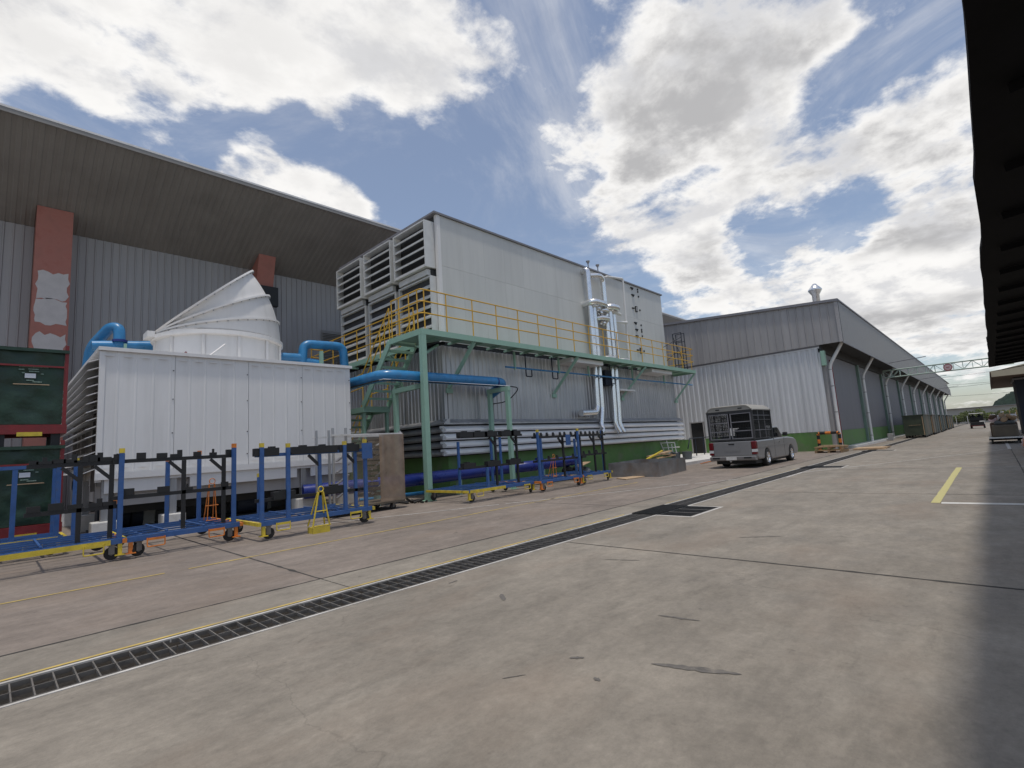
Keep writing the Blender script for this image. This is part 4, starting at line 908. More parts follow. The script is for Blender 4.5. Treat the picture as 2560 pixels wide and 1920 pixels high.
def film(per, mat, name):
    m = MB(); vs = []; k = len(per)
    for j in range(10):
        for i, (x, y) in enumerate(per): f = .008*math.sin(i*1.3+j*.9); vs.append((x+f*.5, y+f, .2+1.55*j/9))
    m.add(vs, [(j*k+i, j*k+i+1, (j+1)*k+i+1, (j+1)*k+i) for j in range(9) for i in range(k-1)], True); m.build(name, MT[mat], t, fix=False)
film([(5.12+.08*i, 10.29) for i in range(15)], 'film', 'plastic_film'); film([(6.241+.067*i, 10.29) for i in range(11)]+[(6.91, 10.29+.9*i/20) for i in range(1, 21)], 'brown', 'dirty_film')
for x in (5.3, 6.62):
    for y in (10.4, 11.1):
        c = inst('caster', FORK, t, (x, y, .0), .3, (1, 1, .74)); w = bpy.data.objects.new('wheel', CAST); COL.objects.link(w); w.parent = c; OFF[w.name] = OFF[c.name]
# ================================================================== LOOSE PROPS BY THE PLANT
def one(name, mb, mat, label, cat, loc, bevel=0, group=None): return tag(mb.build(name, MT[mat], loc=loc, bevel=bevel), label, cat, group)
m = MB(); pts = [(15.2, 10.0), (15.05, 7.98), (17.8, 8.35), (17.95, 10.3)]
for i in range(4):
    a, b = Vector((*pts[i], 0)), Vector((*pts[(i+1) % 4], 0)); d = (b-a).normalized(); nn = Vector((-d.y, d.x, 0))*.006
    m.add([a, b, b+nn, a+nn]+[v+Vector((0, 0, .47)) for v in (a, b, b+nn, a+nn)], [(0, 1, 5, 4), (2, 3, 7, 6), (4, 5, 6, 7), (1, 2, 6, 5), (3, 0, 4, 7), (3, 2, 1, 0)])
tr = thing('metal_tray', 'large open grey sheet metal tray on the ground behind the pickup', 'tray', (16.5, 9.1, 0)); m.build('side_panel', MT['slate'], tr)
MB().add([(p[0], p[1], .01) for p in pts], [(0, 1, 2, 3)]).build('floor_sheet', MT['slate'], tr)
one('timber_sheet', MB().prism([(14.0, 8.6), (15.0, 8.5), (15.6, 8.9), (14.4, 9.2)], 'XY', .005, .03), 'ply', 'flat pale board on the ground in front of the metal tray', 'board', (14.8, 8.8, 0))
pw_ = thing('wood_pile', 'heap of yellow and brown timber offcuts against the green wall', 'wood pile', (21, 11.2, .0))
for a, b, w, mk in (((19.4, 11.0, .30), (21.4, 11.1, .66), .09, 'yellow'), ((19.4, 10.9, .26), (20.6, 10.9, .34), .08, 'yellow'), ((20.4, 11.2, .45), (22.4, 11.3, .6), .35, 'ply'), ((20.6, 11.0, .36), (22.6, 11.2, .40), .3, 'wood'), ((20.3, 11.0, .2), (22.4, 11.1, .24), .4, 'dkbrown'), ((21.2, 10.9, .5), (22.5, 11.3, .45), .22, 'card')):
    MB().beam(a, b, w, .05).build('timber_board', MT[mk], pw_)
MB().box(20.4, 22.5, 10.95, 11.5, .131, .18).build('bearer', MT['wood'], pw_)
ch_ = thing('chair_frame', 'white tubular frame lying on the heap by the green wall', 'frame', (23.5, 11.4, .5))
for a, b in (((23.2, 11.9, .5), (23.0, 12.0, 1.05)), ((23.2, 11.3, .5), (23.2, 11.35, 1.0)), ((23.1, 11.6, .45), (23.1, 11.7, 1.1)), ((23.0, 12.0, 1.0), (23.2, 11.35, .98)), ((23.1, 11.9, .75), (23.2, 11.1, .75)), ((23.2, 11.9, .5), (23.2, 11.25, .5)), ((23.2, 11.48, .5), (23.2, 11.5, .9))): MB().tube([a, b], .022, 6).build('tube', MT['white'], ch_)
for k, (x, y) in enumerate(((23.4, 11.45), (23.6, 10.95))):
    one('plastic_bin', MB().lathe((x, y, .131), [(0, .01), (.2, 0), (.25, .38), (.26, .38), (.235, .37), (.19, .02), (0, .02)], 18), 'bin', ['grey round bin under the white frame, left one', 'grey round bin under the white frame, right one'][k], 'bin', (x, y, .131), group='grey bins by the wall')
rub = thing('rubbish_heap', 'dark heap of scrap bags and sheets behind the last trolley', 'scrap heap', (14.6, 10.9, 0)); rr = random.Random(5)
for k in range(12):
    x, y, z = 14.0+rr.random()*1.3, 10.7+rr.random()*.5, .05+.28*rr.random()
    MB().lathe((x, y, z), [(0, -.1), (.16, -.08), (.22, .02), (.14, .12), (0, .15)], 7, (rr.uniform(-1, 1), rr.uniform(-1, 1), 1)).build('scrap_bag', MT[rr.choice(['rubber', 'bin', 'kbrown', 'dkbrown', 'void'])], rub)
MB().beam((14.4, 10.8, .42), (15.2, 10.9, .55), .3, .02).build('bent_sheet', MT['card'], rub)
m = MB(); 
for k in range(7):
    a = Vector((7.3+rr.random()*.5, 10.6+rr.random()*.5, .02)); m.tube([a, a+Vector((rr.uniform(-.3, .3), rr.uniform(-.2, .2), rr.uniform(0, .16)))], .03, 6)
one('rag_bundle', m, 'rubber', 'small black bundle on the ground beside the wrapped cage', 'bundle', (7.5, 10.8, 0))
one('red_hose', MB().tube(rpath([(21.5, 9.4, .03), (23.0, 9.62, .03), (24.5, 9.66, .03)], .3, 4), .02, 6), 'orange', 'short orange strip lying beside the white kerb', 'hose', (22, 9.5, 0))
rl = thing('pad_railing', 'dark tube railing beside the open doorway', 'railing', (29, 12.6, .13))
for x, y in ((27.5, 12.2), (28.8, 12.3), (30.2, 12.5)): MB().tube([(x, y, .13), (x, y, 1.15)], .03, 8).build('post', MT['dknavy'], rl)
MB().tube([(26.6, 12.1, 1.12), (30.4, 12.5, 1.12)], .028, 8).tube([(26.6, 12.1, 1.12), (25.6, 11.8, .6)], .028, 8).build('rail', MT['dknavy'], rl)
# pallets, barrier, plywood
pt = thing('pallet', 'weathered wooden pallet stack at the warehouse corner', 'pallet', (29.0, 5.95, 0))
for z in (.0, .17):
    for y in (5.4, 5.95, 6.5): MB().box(28.3+z*.4, 29.6, y-.05, y+.05, z+.005, z+.10).build('bearer', MT['wood'], pt)
    for i in range(6): x = 28.36+i*.235+z*.4; MB().box(x-.07, x+.07, 5.32, 6.58, z+.102, z+.125).build('plank', MT['wood'], pt)
MB().beam((28.6, 5.3, .32), (29.6, 6.5, .33), .3, .03).build('loose_board', MT['ply'], pt)
ba = thing('pipe_barrier', 'orange and black striped hoop barrier at the warehouse corner', 'barrier', (30.1, 6.2, 0))
bp_ = rpath([(30.3, 6.75, 0), (30.3, 6.75, .95), (30.1, 5.75, .95), (30.1, 5.75, 0)], .1, 3)
tot = [(Vector(bp_[i]), Vector(bp_[i+1])) for i in range(len(bp_)-1)]; k = 0
for a, b in tot:
    n = max(1, round((b-a).length/.24))
    for i in range(n): MB().tube([a+(b-a)*i/n, a+(b-a)*(i+1)/n], .075, 10).build('stripe', MT['black' if k % 2 else 'orange'], ba); k += 1
ps = thing('plywood_stack', 'pale plywood sheets lying over the drain near the warehouse', 'plywood', (30.7, 4.6, 0))
for i in range(3): MB().prism([(30.1+.1*i, 3.95+.1*i), (31.9, 4.0-.05*i), (31.9-.1*i, 5.3), (30.1, 5.25)], 'XY', .004+.03*i, .03+.03*i).build('sheet', MT['ply'], ps)
one('utility_box', MB().box(44.6, 45.0, 5.3, 5.6, 0, .5), 'clad', 'small grey box standing by the warehouse kerb', 'box', (44.8, 5.45, 0), bevel=.02)
# dark covered crates along the warehouse
KINDS = ['olive', 'kbrown', 'olive', 'kbrown', 'dkgreen', 'dkgreen', 'dkgreen', 'dkgreen', 'dkgreen', 'dkgreen', 'dkgreen', 'dkgreen']
xs = [48.6, 51.0, 53.6, 56.4, 59.4, 62.5, 66, 70, 74.5, 79.5, 85, 91]; cache = {}
ORD = ['nearest', 'second', 'third', 'fourth', 'fifth', 'sixth', 'seventh', 'eighth', 'ninth', 'tenth', 'eleventh', 'farthest']
for i, (x, kd) in enumerate(zip(xs, KINDS)):
    if kd not in cache:
        cache[kd] = [('tarp_body', MB().box(0, 2.0, -.02, 1.22, .2, 1.68).mesh('tarp_body', MT[kd])), ('tarp_lid', MB().box(-.04, 2.04, -.06, 1.26, 1.681, 1.74).mesh('tarp_lid', MT[kd])),
            ('base_frame', MB().box(.02, 1.98, 0, .08, .1, .199).box(.02, 1.98, 1.12, 1.2, .1, .199).mesh('base_frame', MT['black'])), ('caster_set', MB().box(.1, .25, .0, .1, 0, .099).box(1.75, 1.9, 0, .1, 0, .099).box(.1, .25, 1.1, 1.2, 0, .099).box(1.75, 1.9, 1.1, 1.2, 0, .099).mesh('caster_set', MT['rubber'])),
            ('strap', MB().box(-.03, .0, .2, .9, .95, .97).box(-.03, 0, .02, .07, .2, 1.6).mesh('strap', MT['ply']))]
    y = 3.78+.04*(i % 3)+max(0, (i-5))*.03
    t = thing('covered_crate', ORD[i]+' from the camera in the row of dark tarp covered crates beside the warehouse', 'crate', (x, y, 0), 'covered crates along the warehouse')
    for nme, me in cache[kd]: inst(nme, me, t, (x, y, 0))
# ================================================================== PICKUP
tk = thing('pickup_truck', 'silver lowered pickup with wire cage canopy on its bed, parked tail first', 'pickup', (21, 6.87, 0))
TY0, TY1 = 6.05, 7.68
def arch(cx, r, n=10): return [(cx+r*math.cos(math.pi*k/n), .30+r*math.sin(math.pi*k/n)*.98) for k in range(n+1)]
out = [(18.5, .40), (18.48, .60), (18.5, .955), (20.5, .965), (22.0, .985), (22.35, .985), (23.1, .93), (23.42, .83), (23.55, .62), (23.58, .40), (23.45, .26)]
out += [(22.6+.36*math.cos(math.pi*k/10), .28+.37*math.sin(math.pi*k/10)) for k in range(11)]
out += [(22.15, .22), (20.1, .22)]
out += [(19.65+.36*math.cos(math.pi*k/10), .28+.37*math.sin(math.pi*k/10)) for k in range(11)] + [(18.75, .29)]
body = MB().prism(out, 'XZ', TY0, TY1).build('body', MT['car'], tk, bevel=.05)
MB().box(18.7, 23.3, TY0+.12, TY1-.12, .14, .5).build('underbody', MT['black'], tk)
for y in (TY0-.001, ):
    MB().box(18.6, 22.2, TY0-.008, TY0+.02, .70, .73).build('crease', MT['car'], body)
for x in (20.52, 21.72): MB().box(x-.006, x+.006, TY0-.003, TY0+.02, .28, .96).build('panel_gap', MT['black'], body)
MB().box(21.0, 21.16, TY0-.025, TY0+.01, .80, .825).build('door_handle', MT['chrome'], body)
tg = MB().box(18.455, 18.50, TY0+.16, TY1-.16, .44, .945).build('tailgate', MT['car'], tk, bevel=.018)
MB().box(18.447, 18.4545, TY0+.55, TY1-.55, .60, .86).build('pressing', MT['car'], tg)
MB().box(18.44, 18.456, 6.77, 6.97, .83, .875).build('handle', MT['black'], tg)
bmp = MB().prism([(18.36, .30), (18.34, .42), (18.45, .435), (18.55, .43), (18.6, .27), (18.42, .27)], 'XZ', TY0+.02, TY1-.02).build('rear_bumper', MT['car'], tk, bevel=.02)
MB().box(18.325, 18.341, 6.70, 7.06, .30, .41).build('number_plate', MT['whitec'], bmp)
for y in (6.2, 7.3): MB().box(18.33, 18.36, y, y+.25, .345, .40).build('bumper_step', MT['black'], bmp)
MB().tube([(18.3, 6.9, .26), (18.5, 6.9, .26)], .035, 8).build('tow_ball', MT['chrome'], bmp)
for s, y in ((0, TY0-.012), (1, TY1-.148)):
    l_ = MB().box(18.44, 18.62, y, y+.16, .66, .93).build('tail_light', MT['lamp_red'], tk, bevel=.02)
    MB().box(18.445, 18.60, y+.004, y+.156, .56, .655).build('reverse_lens', MT['lamp_clear'], l_); MB().box(18.445, 18.60, y+.004, y+.156, .48, .555).build('reflector', MT['lamp_red'], l_)
for x in (19.65, 22.6):
    for y, s in ((TY0+.0, -1), (TY1, 1)):
        w = MB().lathe((x, y-s*.10, .31), [(.2, -.105), (.27, -.11), (.305, -.085), (.31, 0), (.305, .085), (.27, .11), (.2, .105)], 30, (0, s, 0)).build('tyre', MT['rubber'], tk)
        rim = MB().lathe((x, y-s*.10, .31), [(.215, .108), (.205, .085), (.18, .02), (.05, .03), (.045, .07), (0, .075)], 30, (0, s, 0)).build('rim', MT['chrome'], w)
        m = MB()
        for k in range(6): a = k*math.pi/3; m.beam((x+.04*math.cos(a), y-s*.035, .31+.04*math.sin(a)), (x+.205*math.cos(a), y-s*.015, .31+.205*math.sin(a)), .045, .03, (0, 1, 0))
        m.build('spokes', MT['chrome'], w)
MB().prism([(20.56, .96), (20.58, 1.36), (20.70, 1.43), (21.55, 1.45), (21.75, 1.42), (22.38, .985)], 'XZ', TY0+.17, TY1-.17).build('cab', MT['car'], tk, bevel=.06)
MB().prism([(20.72, 1.0), (20.74, 1.34), (21.55, 1.37), (21.72, 1.34), (22.18, 1.0)], 'XZ', TY0+.16, TY0+.172).build('side_window', MT['glass'], tk)
MB().prism([(20.72, 1.0), (20.74, 1.34), (21.55, 1.37), (21.72, 1.34), (22.18, 1.0)], 'XZ', TY1-.172, TY1-.16).build('side_window', MT['glass'], tk)
MB().add([(21.82, TY0+.25, 1.40), (21.82, TY1-.25, 1.40), (22.39, TY1-.25, 1.0), (22.39, TY0+.25, 1.0), (21.84, TY0+.25, 1.41), (21.84, TY1-.25, 1.41), (22.41, TY1-.25, 1.01), (22.41, TY0+.25, 1.01)], [(0, 1, 2, 3), (4, 5, 6, 7), (0, 1, 5, 4), (3, 2, 6, 7), (1, 2, 6, 5), (0, 3, 7, 4)]).build('windscreen', MT['glass'], tk)
for y in (TY0-.10, TY1-.04): MB().box(21.85, 22.0, y, y+.16, 1.02, 1.17).build('door_mirror', MT['black'], tk, bevel=.03)
MB().box(18.52, 20.5, TY0+.06, TY1-.06, .966, .985).build('bed_liner', MT['black'], tk)
# cage canopy
cg = MB(); CXa, CXb, cy0, cy1, cz = 18.50, 20.52, TY0+.0, TY1-.0, 2.08
for x in (CXa+.03, CXb-.03):
    for y in (cy0+.03, cy1-.03): cg.box(x-.03, x+.03, y-.03, y+.03, .985, cz)
for z in (1.0, 1.66, 2.04):
    for y in (cy0+.03, cy1-.03): cg.box(CXa+.061, CXb-.061, y-.015, y+.015, z, z+.03)
    cg.box(CXb-.045, CXb-.015, cy0+.061, cy1-.061, z, z+.03)
cg.box(CXa+.01, CXa+.05, cy0+.061, cy1-.061, 1.96, 2.05).box(CXa+.01, CXa+.05, cy0+.061, cy1-.061, .99, 1.03)
cf = cg.build('cage_frame', MT['eave'], tk)
MB().box(CXa+.06, CXb-.05, cy0+.06, cy1-.06, 2.06, 2.066).build('roof_shade_sheet', MT['black'], cf); MB().box(CXb-.012, CXb-.004, cy0+.06, cy1-.06, 1.45, 2.05).build('front_panel', MT['black'], cf)  # black sheet added under the roof to darken the cage interior
m = MB()
for x in (19.15, 19.8): 
    for y in (cy0+.03, cy1-.03): m.box(x-.012, x+.012, y-.012, y+.012, 1.031, 2.04)
for z in (1.3, 1.83):
    for y in (cy0+.03, cy1-.03): m.box(CXa+.061, CXb-.061, y-.008, y+.008, z, z+.018)
m.build('side_bar', MT['clad_d'], cf)
for (y0, y1) in ((cy0+.065, 6.84), (6.90, cy1-.065)):
    d = MB().box(CXa+.01, CXa+.04, y0, y0+.035, 1.035, 1.955).box(CXa+.01, CXa+.04, y1-.035, y1, 1.035, 1.955)
    for z in (1.035, 1.30, 1.62, 1.92): d.box(CXa+.012, CXa+.038, y0+.036, y1-.036, z, z+.03)
    dd = d.build('cage_door', MT['clad_d'], tk)
    w = MB(); k = int((y1-y0)/.055)
    for i in range(1, k): y = y0+(y1-y0)*i/k; w.box(CXa+.022, CXa+.027, y-.006, y+.006, 1.066, 1.919)
    for i in range(1, 17): z = 1.04+i*.055; w.box(CXa+.0275, CXa+.031, y0+.036, y1-.036, z-.006, z+.006)
    w.build('wire_mesh', MT['black'], dd)
w = MB()
for y in (cy0+.03, cy1-.03):
    for i in range(1, 36): x = CXa+.06+i*.053; w.box(x-.008, x+.008, y-.003, y+.003, 1.031, 2.04)
    for i in range(1, 19): z = 1.03+i*.053; w.box(CXa+.061, CXb-.061, y+.0035, y+.0065, z-.008, z+.008)
w.build('wire_mesh', MT['black'], cf)
m = MB(); n = 16; vs = []
for j, x in enumerate((CXa-.02, CXa+.10, CXb-.12, CXb+.02)):
    for i in range(n+1):
        t_ = i/n; y = cy0-.02+(cy1-cy0+.04)*t_; e = min(t_, 1-t_); z = 2.055+.19*(1-(1-min(1, e/.17))**2.2)-(.02 if j in (0, 3) else 0); vs.append((x, y, z))
q = len(vs); vs += [(v[0], v[1], v[2]-.03) for v in vs]
fs = [(j*(n+1)+i, j*(n+1)+i+1, (j+1)*(n+1)+i+1, (j+1)*(n+1)+i) for j in range(3) for i in range(n)]
fs += [tuple(a+q for a in f)[::-1] for f in fs]
for i in range(n): fs += [(i, i+1, i+1+q, i+q), (3*(n+1)+i, 3*(n+1)+i+1, 3*(n+1)+i+1+q, 3*(n+1)+i+q)]
m.add(vs, fs, True); rf_ = m.build('cage_roof', MT['cageroof'], tk)
vs2 = [(CXa+.0, 6.08, 2.05), (CXa+.0, 7.65, 2.05), (CXa+.0, 7.5, 2.19), (CXa+.0, 6.23, 2.19)]
MB().add(vs2+[(v[0]+.02, v[1], v[2]) for v in vs2], [(0, 1, 2, 3), (4, 5, 6, 7), (0, 1, 5, 4), (1, 2, 6, 5), (2, 3, 7, 6), (3, 0, 4, 7)]).build('roof_end', MT['cageroof'], rf_)
for y in (6.45, 7.25): MB().box(CXa-.012, CXa-.001, y-.07, y+.07, 2.10, 2.14).build('marker_lamp', MT['black'], rf_)
for nme, lab, mb, mk, lc in (('cargo_box', 'dark square box inside the pickup cage', MB().box(19.7, 20.3, 6.2, 6.75, .986, 1.45), 'bin', (20, 6.45, .986)), ('cargo_drum', 'dark round drum inside the pickup cage', MB().lathe((19.4, 6.75, 1.22), [(0, -.1), (.2, -.1), (.235, -.06), (.235, .06), (.2, .1), (0, .1)], 20, (1, .2, 0)), 'black', (19.4, 6.75, .986))):
    one(nme, mb, mk, lab, 'cargo', lc)
MB().box(19.2, 20.45, 6.95, 7.5, .986, 1.15).build('floor_mat', MT['bin'], tk)
# ================================================================== GANTRY TRUSS OVER THE LANE
TX = 50.0
gt = thing('gantry_truss', 'pale green lattice truss spanning the lane overhead', 'truss', (TX, 5.6, 5))
Y0, Y1 = 5.9, -1.6
for z in (4.88, 5.45):
    for x in (TX-.2, TX+.2): MB().tube([(x, Y0, z), (x, Y1, z)], .035, 8).build('chord', MT['truss'], gt)
n = 14
for x in (TX-.2, TX+.2):
    for i in range(n+1):
        y = Y0+(Y1-Y0)*i/n; MB().tube([(x, y, 4.88), (x, y, 5.45)], .018, 6).build('upright', MT['truss'], gt)
        if i < n: y2 = Y0+(Y1-Y0)*(i+1)/n; MB().tube([(x, y, 4.88 if i % 2 else 5.45), (x, y2, 5.45 if i % 2 else 4.88)], .015, 6).build('diagonal', MT['truss'], gt)
sg = thing('round_sign', 'round red rimmed limit sign hanging on the overhead truss', 'sign', (TX-.26, 1.92, 5.13))
MB().lathe((TX-.24, 1.92, 5.13), [(0, 0), (.20, 0), (.20, .012), (0, .012)], 28, (-1, 0, 0)).build('sign_face', MT['signface'], sg)
MB().lathe((TX-.24, 1.92, 5.13), [(.201, -.005), (.27, -.005), (.27, .02), (.201, .02), (.201, -.005)], 28, (-1, 0, 0)).build('sign_rim', MT['signred'], sg)
MB().box(TX-.262, TX-.2525, 1.82, 2.02, 5.10, 5.17).build('sign_marking', MT['signred'], sg)
# overhead cables beyond
for k, (za, zb, l) in enumerate(((8.2, 8.8, 'highest thin black cable crossing the sky past the warehouse'), (7.1, 6.8, 'second highest thin cable crossing the sky past the warehouse'), (6.5, 7.0, 'thin cable crossing below the crossing pair past the warehouse'), (5.25, 5.0, 'lowest thin black cable at the far end of the warehouse'))):
    ya, yb = 8, -8; p = [(110+k, ya+(yb-ya)*i/12, za+(zb-za)*i/12-.5*math.sin(math.pi*i/12)*.4) for i in range(13)]
    one('overhead_cable', MB().tube(p, .02, 5), 'black', l, 'cable', (110+k, 0, za), group='cables over the far lane')
# ================================================================== RIGHT-HAND CANOPY BUILDING
CZc = 3.62; CE = 33.6
rb = thing('canopy_shed', 'open shed with its roof shade painted black, along the right side of the lane', 'shed', (14, -4, 0))
random.seed(21)
m = MB(); xs_ = []; x = -5.0
while x < CE: xs_.append(x); x += random.uniform(.5, 1.3)
xs_.append(CE); edge = []
for i, x in enumerate(xs_): edge.append((x, -.20+random.uniform(-.018, .018)))
vs = [(x, y, CZc) for x, y in edge]+[(x, -3.6, CZc+.28) for x, y in edge]+[(x, y, CZc+.07+random.uniform(0, .05)) for x, y in edge]+[(x, -3.6, CZc+.40) for x, y in edge]
k = len(edge); fs = []
for i in range(k-1): fs += [(i, i+1, k+i+1, k+i), (2*k+i, 2*k+i+1, 3*k+i+1, 3*k+i), (i, i+1, 2*k+i+1, 2*k+i), (k+i, k+i+1, 3*k+i+1, 3*k+i)]
fs += [(0, k, 3*k, 2*k), (k-1, 2*k-1, 4*k-1, 3*k-1)]
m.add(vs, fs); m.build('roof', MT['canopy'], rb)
for x in [i*1.6-4.6 for i in range(24)]:
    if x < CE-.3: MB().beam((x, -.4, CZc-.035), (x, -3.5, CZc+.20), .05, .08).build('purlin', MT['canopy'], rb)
for x in (-4.5, 1, 7, 13.5, 20, 26.5, 33): MB().box(x-.1, x+.1, -3.5, -3.3, 0, 3.78).build('post', MT['clad_d'], rb)
lm = MB().box(-.03, .03, -.2, .2, -.05, 0).mesh('glint_bar', MT['whitec'])  # white bar painted in for bright reflections under the roof, no lamp
for x in (17.5, 25): inst('glint_bar', lm, rb, (x, -1.0-.02*x, CZc+.0-.02), .2)
# beige canopy further on
bc = thing('beige_canopy', 'beige edged flat canopy past the open shed roof', 'canopy', (50, -3, 0))
MB().prism([(-.27, 3.56), (-.27, 3.86), (-2.6, 4.30), (-6, 4.42), (-6, 3.56)], 'YZ', 40.9, 41.05).build('front_fascia', MT['beige'], bc)
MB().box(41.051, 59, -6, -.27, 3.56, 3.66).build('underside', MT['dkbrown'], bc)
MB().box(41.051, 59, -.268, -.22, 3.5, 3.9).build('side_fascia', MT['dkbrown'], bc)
MB().prism([(-.27, 3.861), (-6, 4.421), (-6, 4.48), (-.27, 3.90)], 'YZ', 40.9, 59).build('roof', MT['beige'], bc)
sb = thing('store_building', 'dark navy walled store under the beige canopy', 'building', (52, -5, 0))
MB().box(44, 48.5, -14, -1.28, 0, 3.4).build('wall', MT['dknavy'], sb); MB().box(43.8, 48.7, -14.1, -1.2, 3.401, 3.5).build('roof', MT['clad_d'], sb)
# goods on the right
gp = thing('goods_trolley', 'low trolley piled with film wrapped goods at the right edge of the lane', 'trolley', (33, -.2, 0))
MB().box(31.6, 35.0, -.85, .25, .16, .24).build('platform', MT['black'], gp)
for x in (31.9, 34.7):
    for y in (-.75, .15): MB().lathe((x, y, .08), [(0, -.03), (.08, -.03), (.08, .03), (0, .03)], 12, (0, 1, 0)).build('wheel', MT['rubber'], gp)
MB().box(31.6, 31.66, -.85, .25, .16, .30).build('bumper_bar', MT['whitepipe'], gp)
rr = random.Random(9)
for i, (a, b, c, d, e, f, mk) in enumerate(((31.8, 33.2, -.75, .1, .25, .85, 'kbrown'), (33.3, 34.8, -.8, .15, .25, .95, 'dkbrown'), (31.9, 33.0, -.7, .0, .86, 1.02, 'bin'), (32.4, 34.4, -.8, -.15, .96, 1.30, 'whitepipe'))):
    t = MB().box(a, b, c, d, e, f).build('wrapped_pack', MT[mk], loc=((a+b)/2, (c+d)/2, e), bevel=.07)
    tag(t, ['brown wrapped pack on the front of the goods trolley', 'dark wrapped pack at the back of the goods trolley', 'flat grey pack lying on the brown pack', 'pale film wrapped bundle on top of the goods trolley'][i], 'package', 'packs on the goods trolley')
rr2 = random.Random(44); scr = thing('scrap_bundle', 'loose scrap and crumpled film heaped on the goods trolley', 'scrap', (32.6, -.3, 1.03))
for i in range(16):
    x, y, z = 31.8+rr2.random()*1.5, -.75+rr2.random()*.8, 1.03+rr2.random()*.25; MB().lathe((x, y, z), [(0, -.06), (.1, -.05), (.15, .02), (.08, .08), (0, .1)], 7, (rr2.uniform(-1, 1), rr2.uniform(-1, 1), .6)).build('scrap_piece', MT[rr2.choice(['card', 'whitepipe', 'kbrown', 'bin', 'signface', 'dkbrown'])], scr)
for y, z in ((-.3, 1.42), (.02, 1.30)): one('loose_tube', MB().tube([(31.9, y, z), (34.6, y-.1, z+.02)], .03, 8), 'whitepipe', 'pale tube lying on top of the piled goods, '+('upper' if z > 1.4 else 'lower')+' one', 'tube', (33, y, z))
bx_ = thing('cardboard_bin', 'big brown cardboard bin at the right edge of the picture', 'bin', (22.5, -1.3, 0))
MB().prism([(-.95, .55), (-1.9, .45), (-1.9, 1.62), (-1.25, 1.75), (-.82, 1.45)], 'YZ', 21.8, 23.4).build('box_body', MT['card'], bx_)
MB().prism([(-.85, 1.46), (-1.25, 1.76), (-1.9, 1.63), (-1.9, 1.66), (-1.25, 1.79), (-.82, 1.49)], 'YZ', 21.7, 23.5).build('lid', MT['beige'], bx_)
for x in (21.9, 23.3): MB().box(x-.05, x+.05, -1.85, -.95, 0, .449).build('leg', MT['black'], bx_)
rr = random.Random(3)
for i in range(5):
    x, y = 24.2+.5*i, -.95-.12*(i % 2); m = MB(); m.lathe((x, y, 0), [(0, .0), (.26, .01), (.32, .18), (.26, .4), (.1, .5), (0, .51)], 12)
    m.v = [(v[0]+rr.uniform(-.03, .03), v[1]+rr.uniform(-.03, .03), max(0, v[2]+rr.uniform(-.03, .03))) for v in m.v]
    one('sack', m, ['card', 'whitepipe', 'orange', 'kbrown', 'signface'][i], ['brown', 'white', 'orange', 'dark brown', 'pinkish'][i]+' sack on the floor beside the cardboard bin', 'sack', (x, y, 0), group='sacks by the cardboard bin')
# ================================================================== GOLF CART
gc = thing('golf_cart', 'small golf cart with pale roof driving away down the lane', 'golf cart', (79, 1.35, 0))
x0 = 77.8; yl, yr = 1.95, .75
MB().prism([(x0, .30), (x0, .75), (x0+.75, .8), (x0+.85, .42), (x0+1.6, .40), (x0+1.75, .85), (x0+2.2, .75), (x0+2.35, .3)], 'XZ', yr, yl).build('body', MT['black'], gc, bevel=.04)
MB().box(x0-.04, x0+.02, yr+.05, yl-.05, .26, .34).build('rear_bumper', MT['lamp_red'], gc)
MB().box(x0+.02, x0+.1, yr-.02, yr+.4, .45, .82).build('white_side', MT['white'], gc, bevel=.03)
MB().box(x0+.35, x0+.85, yr+.06, yl-.06, .81, .92).build('seat', MT['black'], gc); MB().box(x0+.2, x0+.34, yr+.06, yl-.06, .85, 1.25).build('seat_back', MT['black'], gc, bevel=.03)
MB().box(x0-.05, x0+2.0, yr-.02, yl+.02, 1.66, 1.73).build('roof', MT['white'], gc, bevel=.03)
for x, xt in ((x0+.1, x0+.1), (x0+1.85, x0+1.6)):
    for y in (yr+.05, yl-.05): MB().tube([(x, y, .7), (xt, y, 1.66)], .025, 6).build('roof_post', MT['black'], gc)
for x in (x0+.4, x0+2.0):
    for y in (yr+.05, yl-.05):
        w = MB().lathe((x, y, .23), [(.12, -.08), (.21, -.08), (.23, -.05), (.23, .05), (.21, .08), (.12, .08)], 18, (0, 1, 0)).build('tyre', MT['rubber'], gc)
        MB().lathe((x, y, .23), [(0, -.085), (.12, -.07), (.12, .07), (0, .085)], 14, (0, 1, 0)).build('hub', MT['clad'], w)
MB().tube([(x0+1.45, 1.62, .8), (x0+1.25, 1.62, 1.05)], .02, 6).build('steering_column', MT['black'], gc)
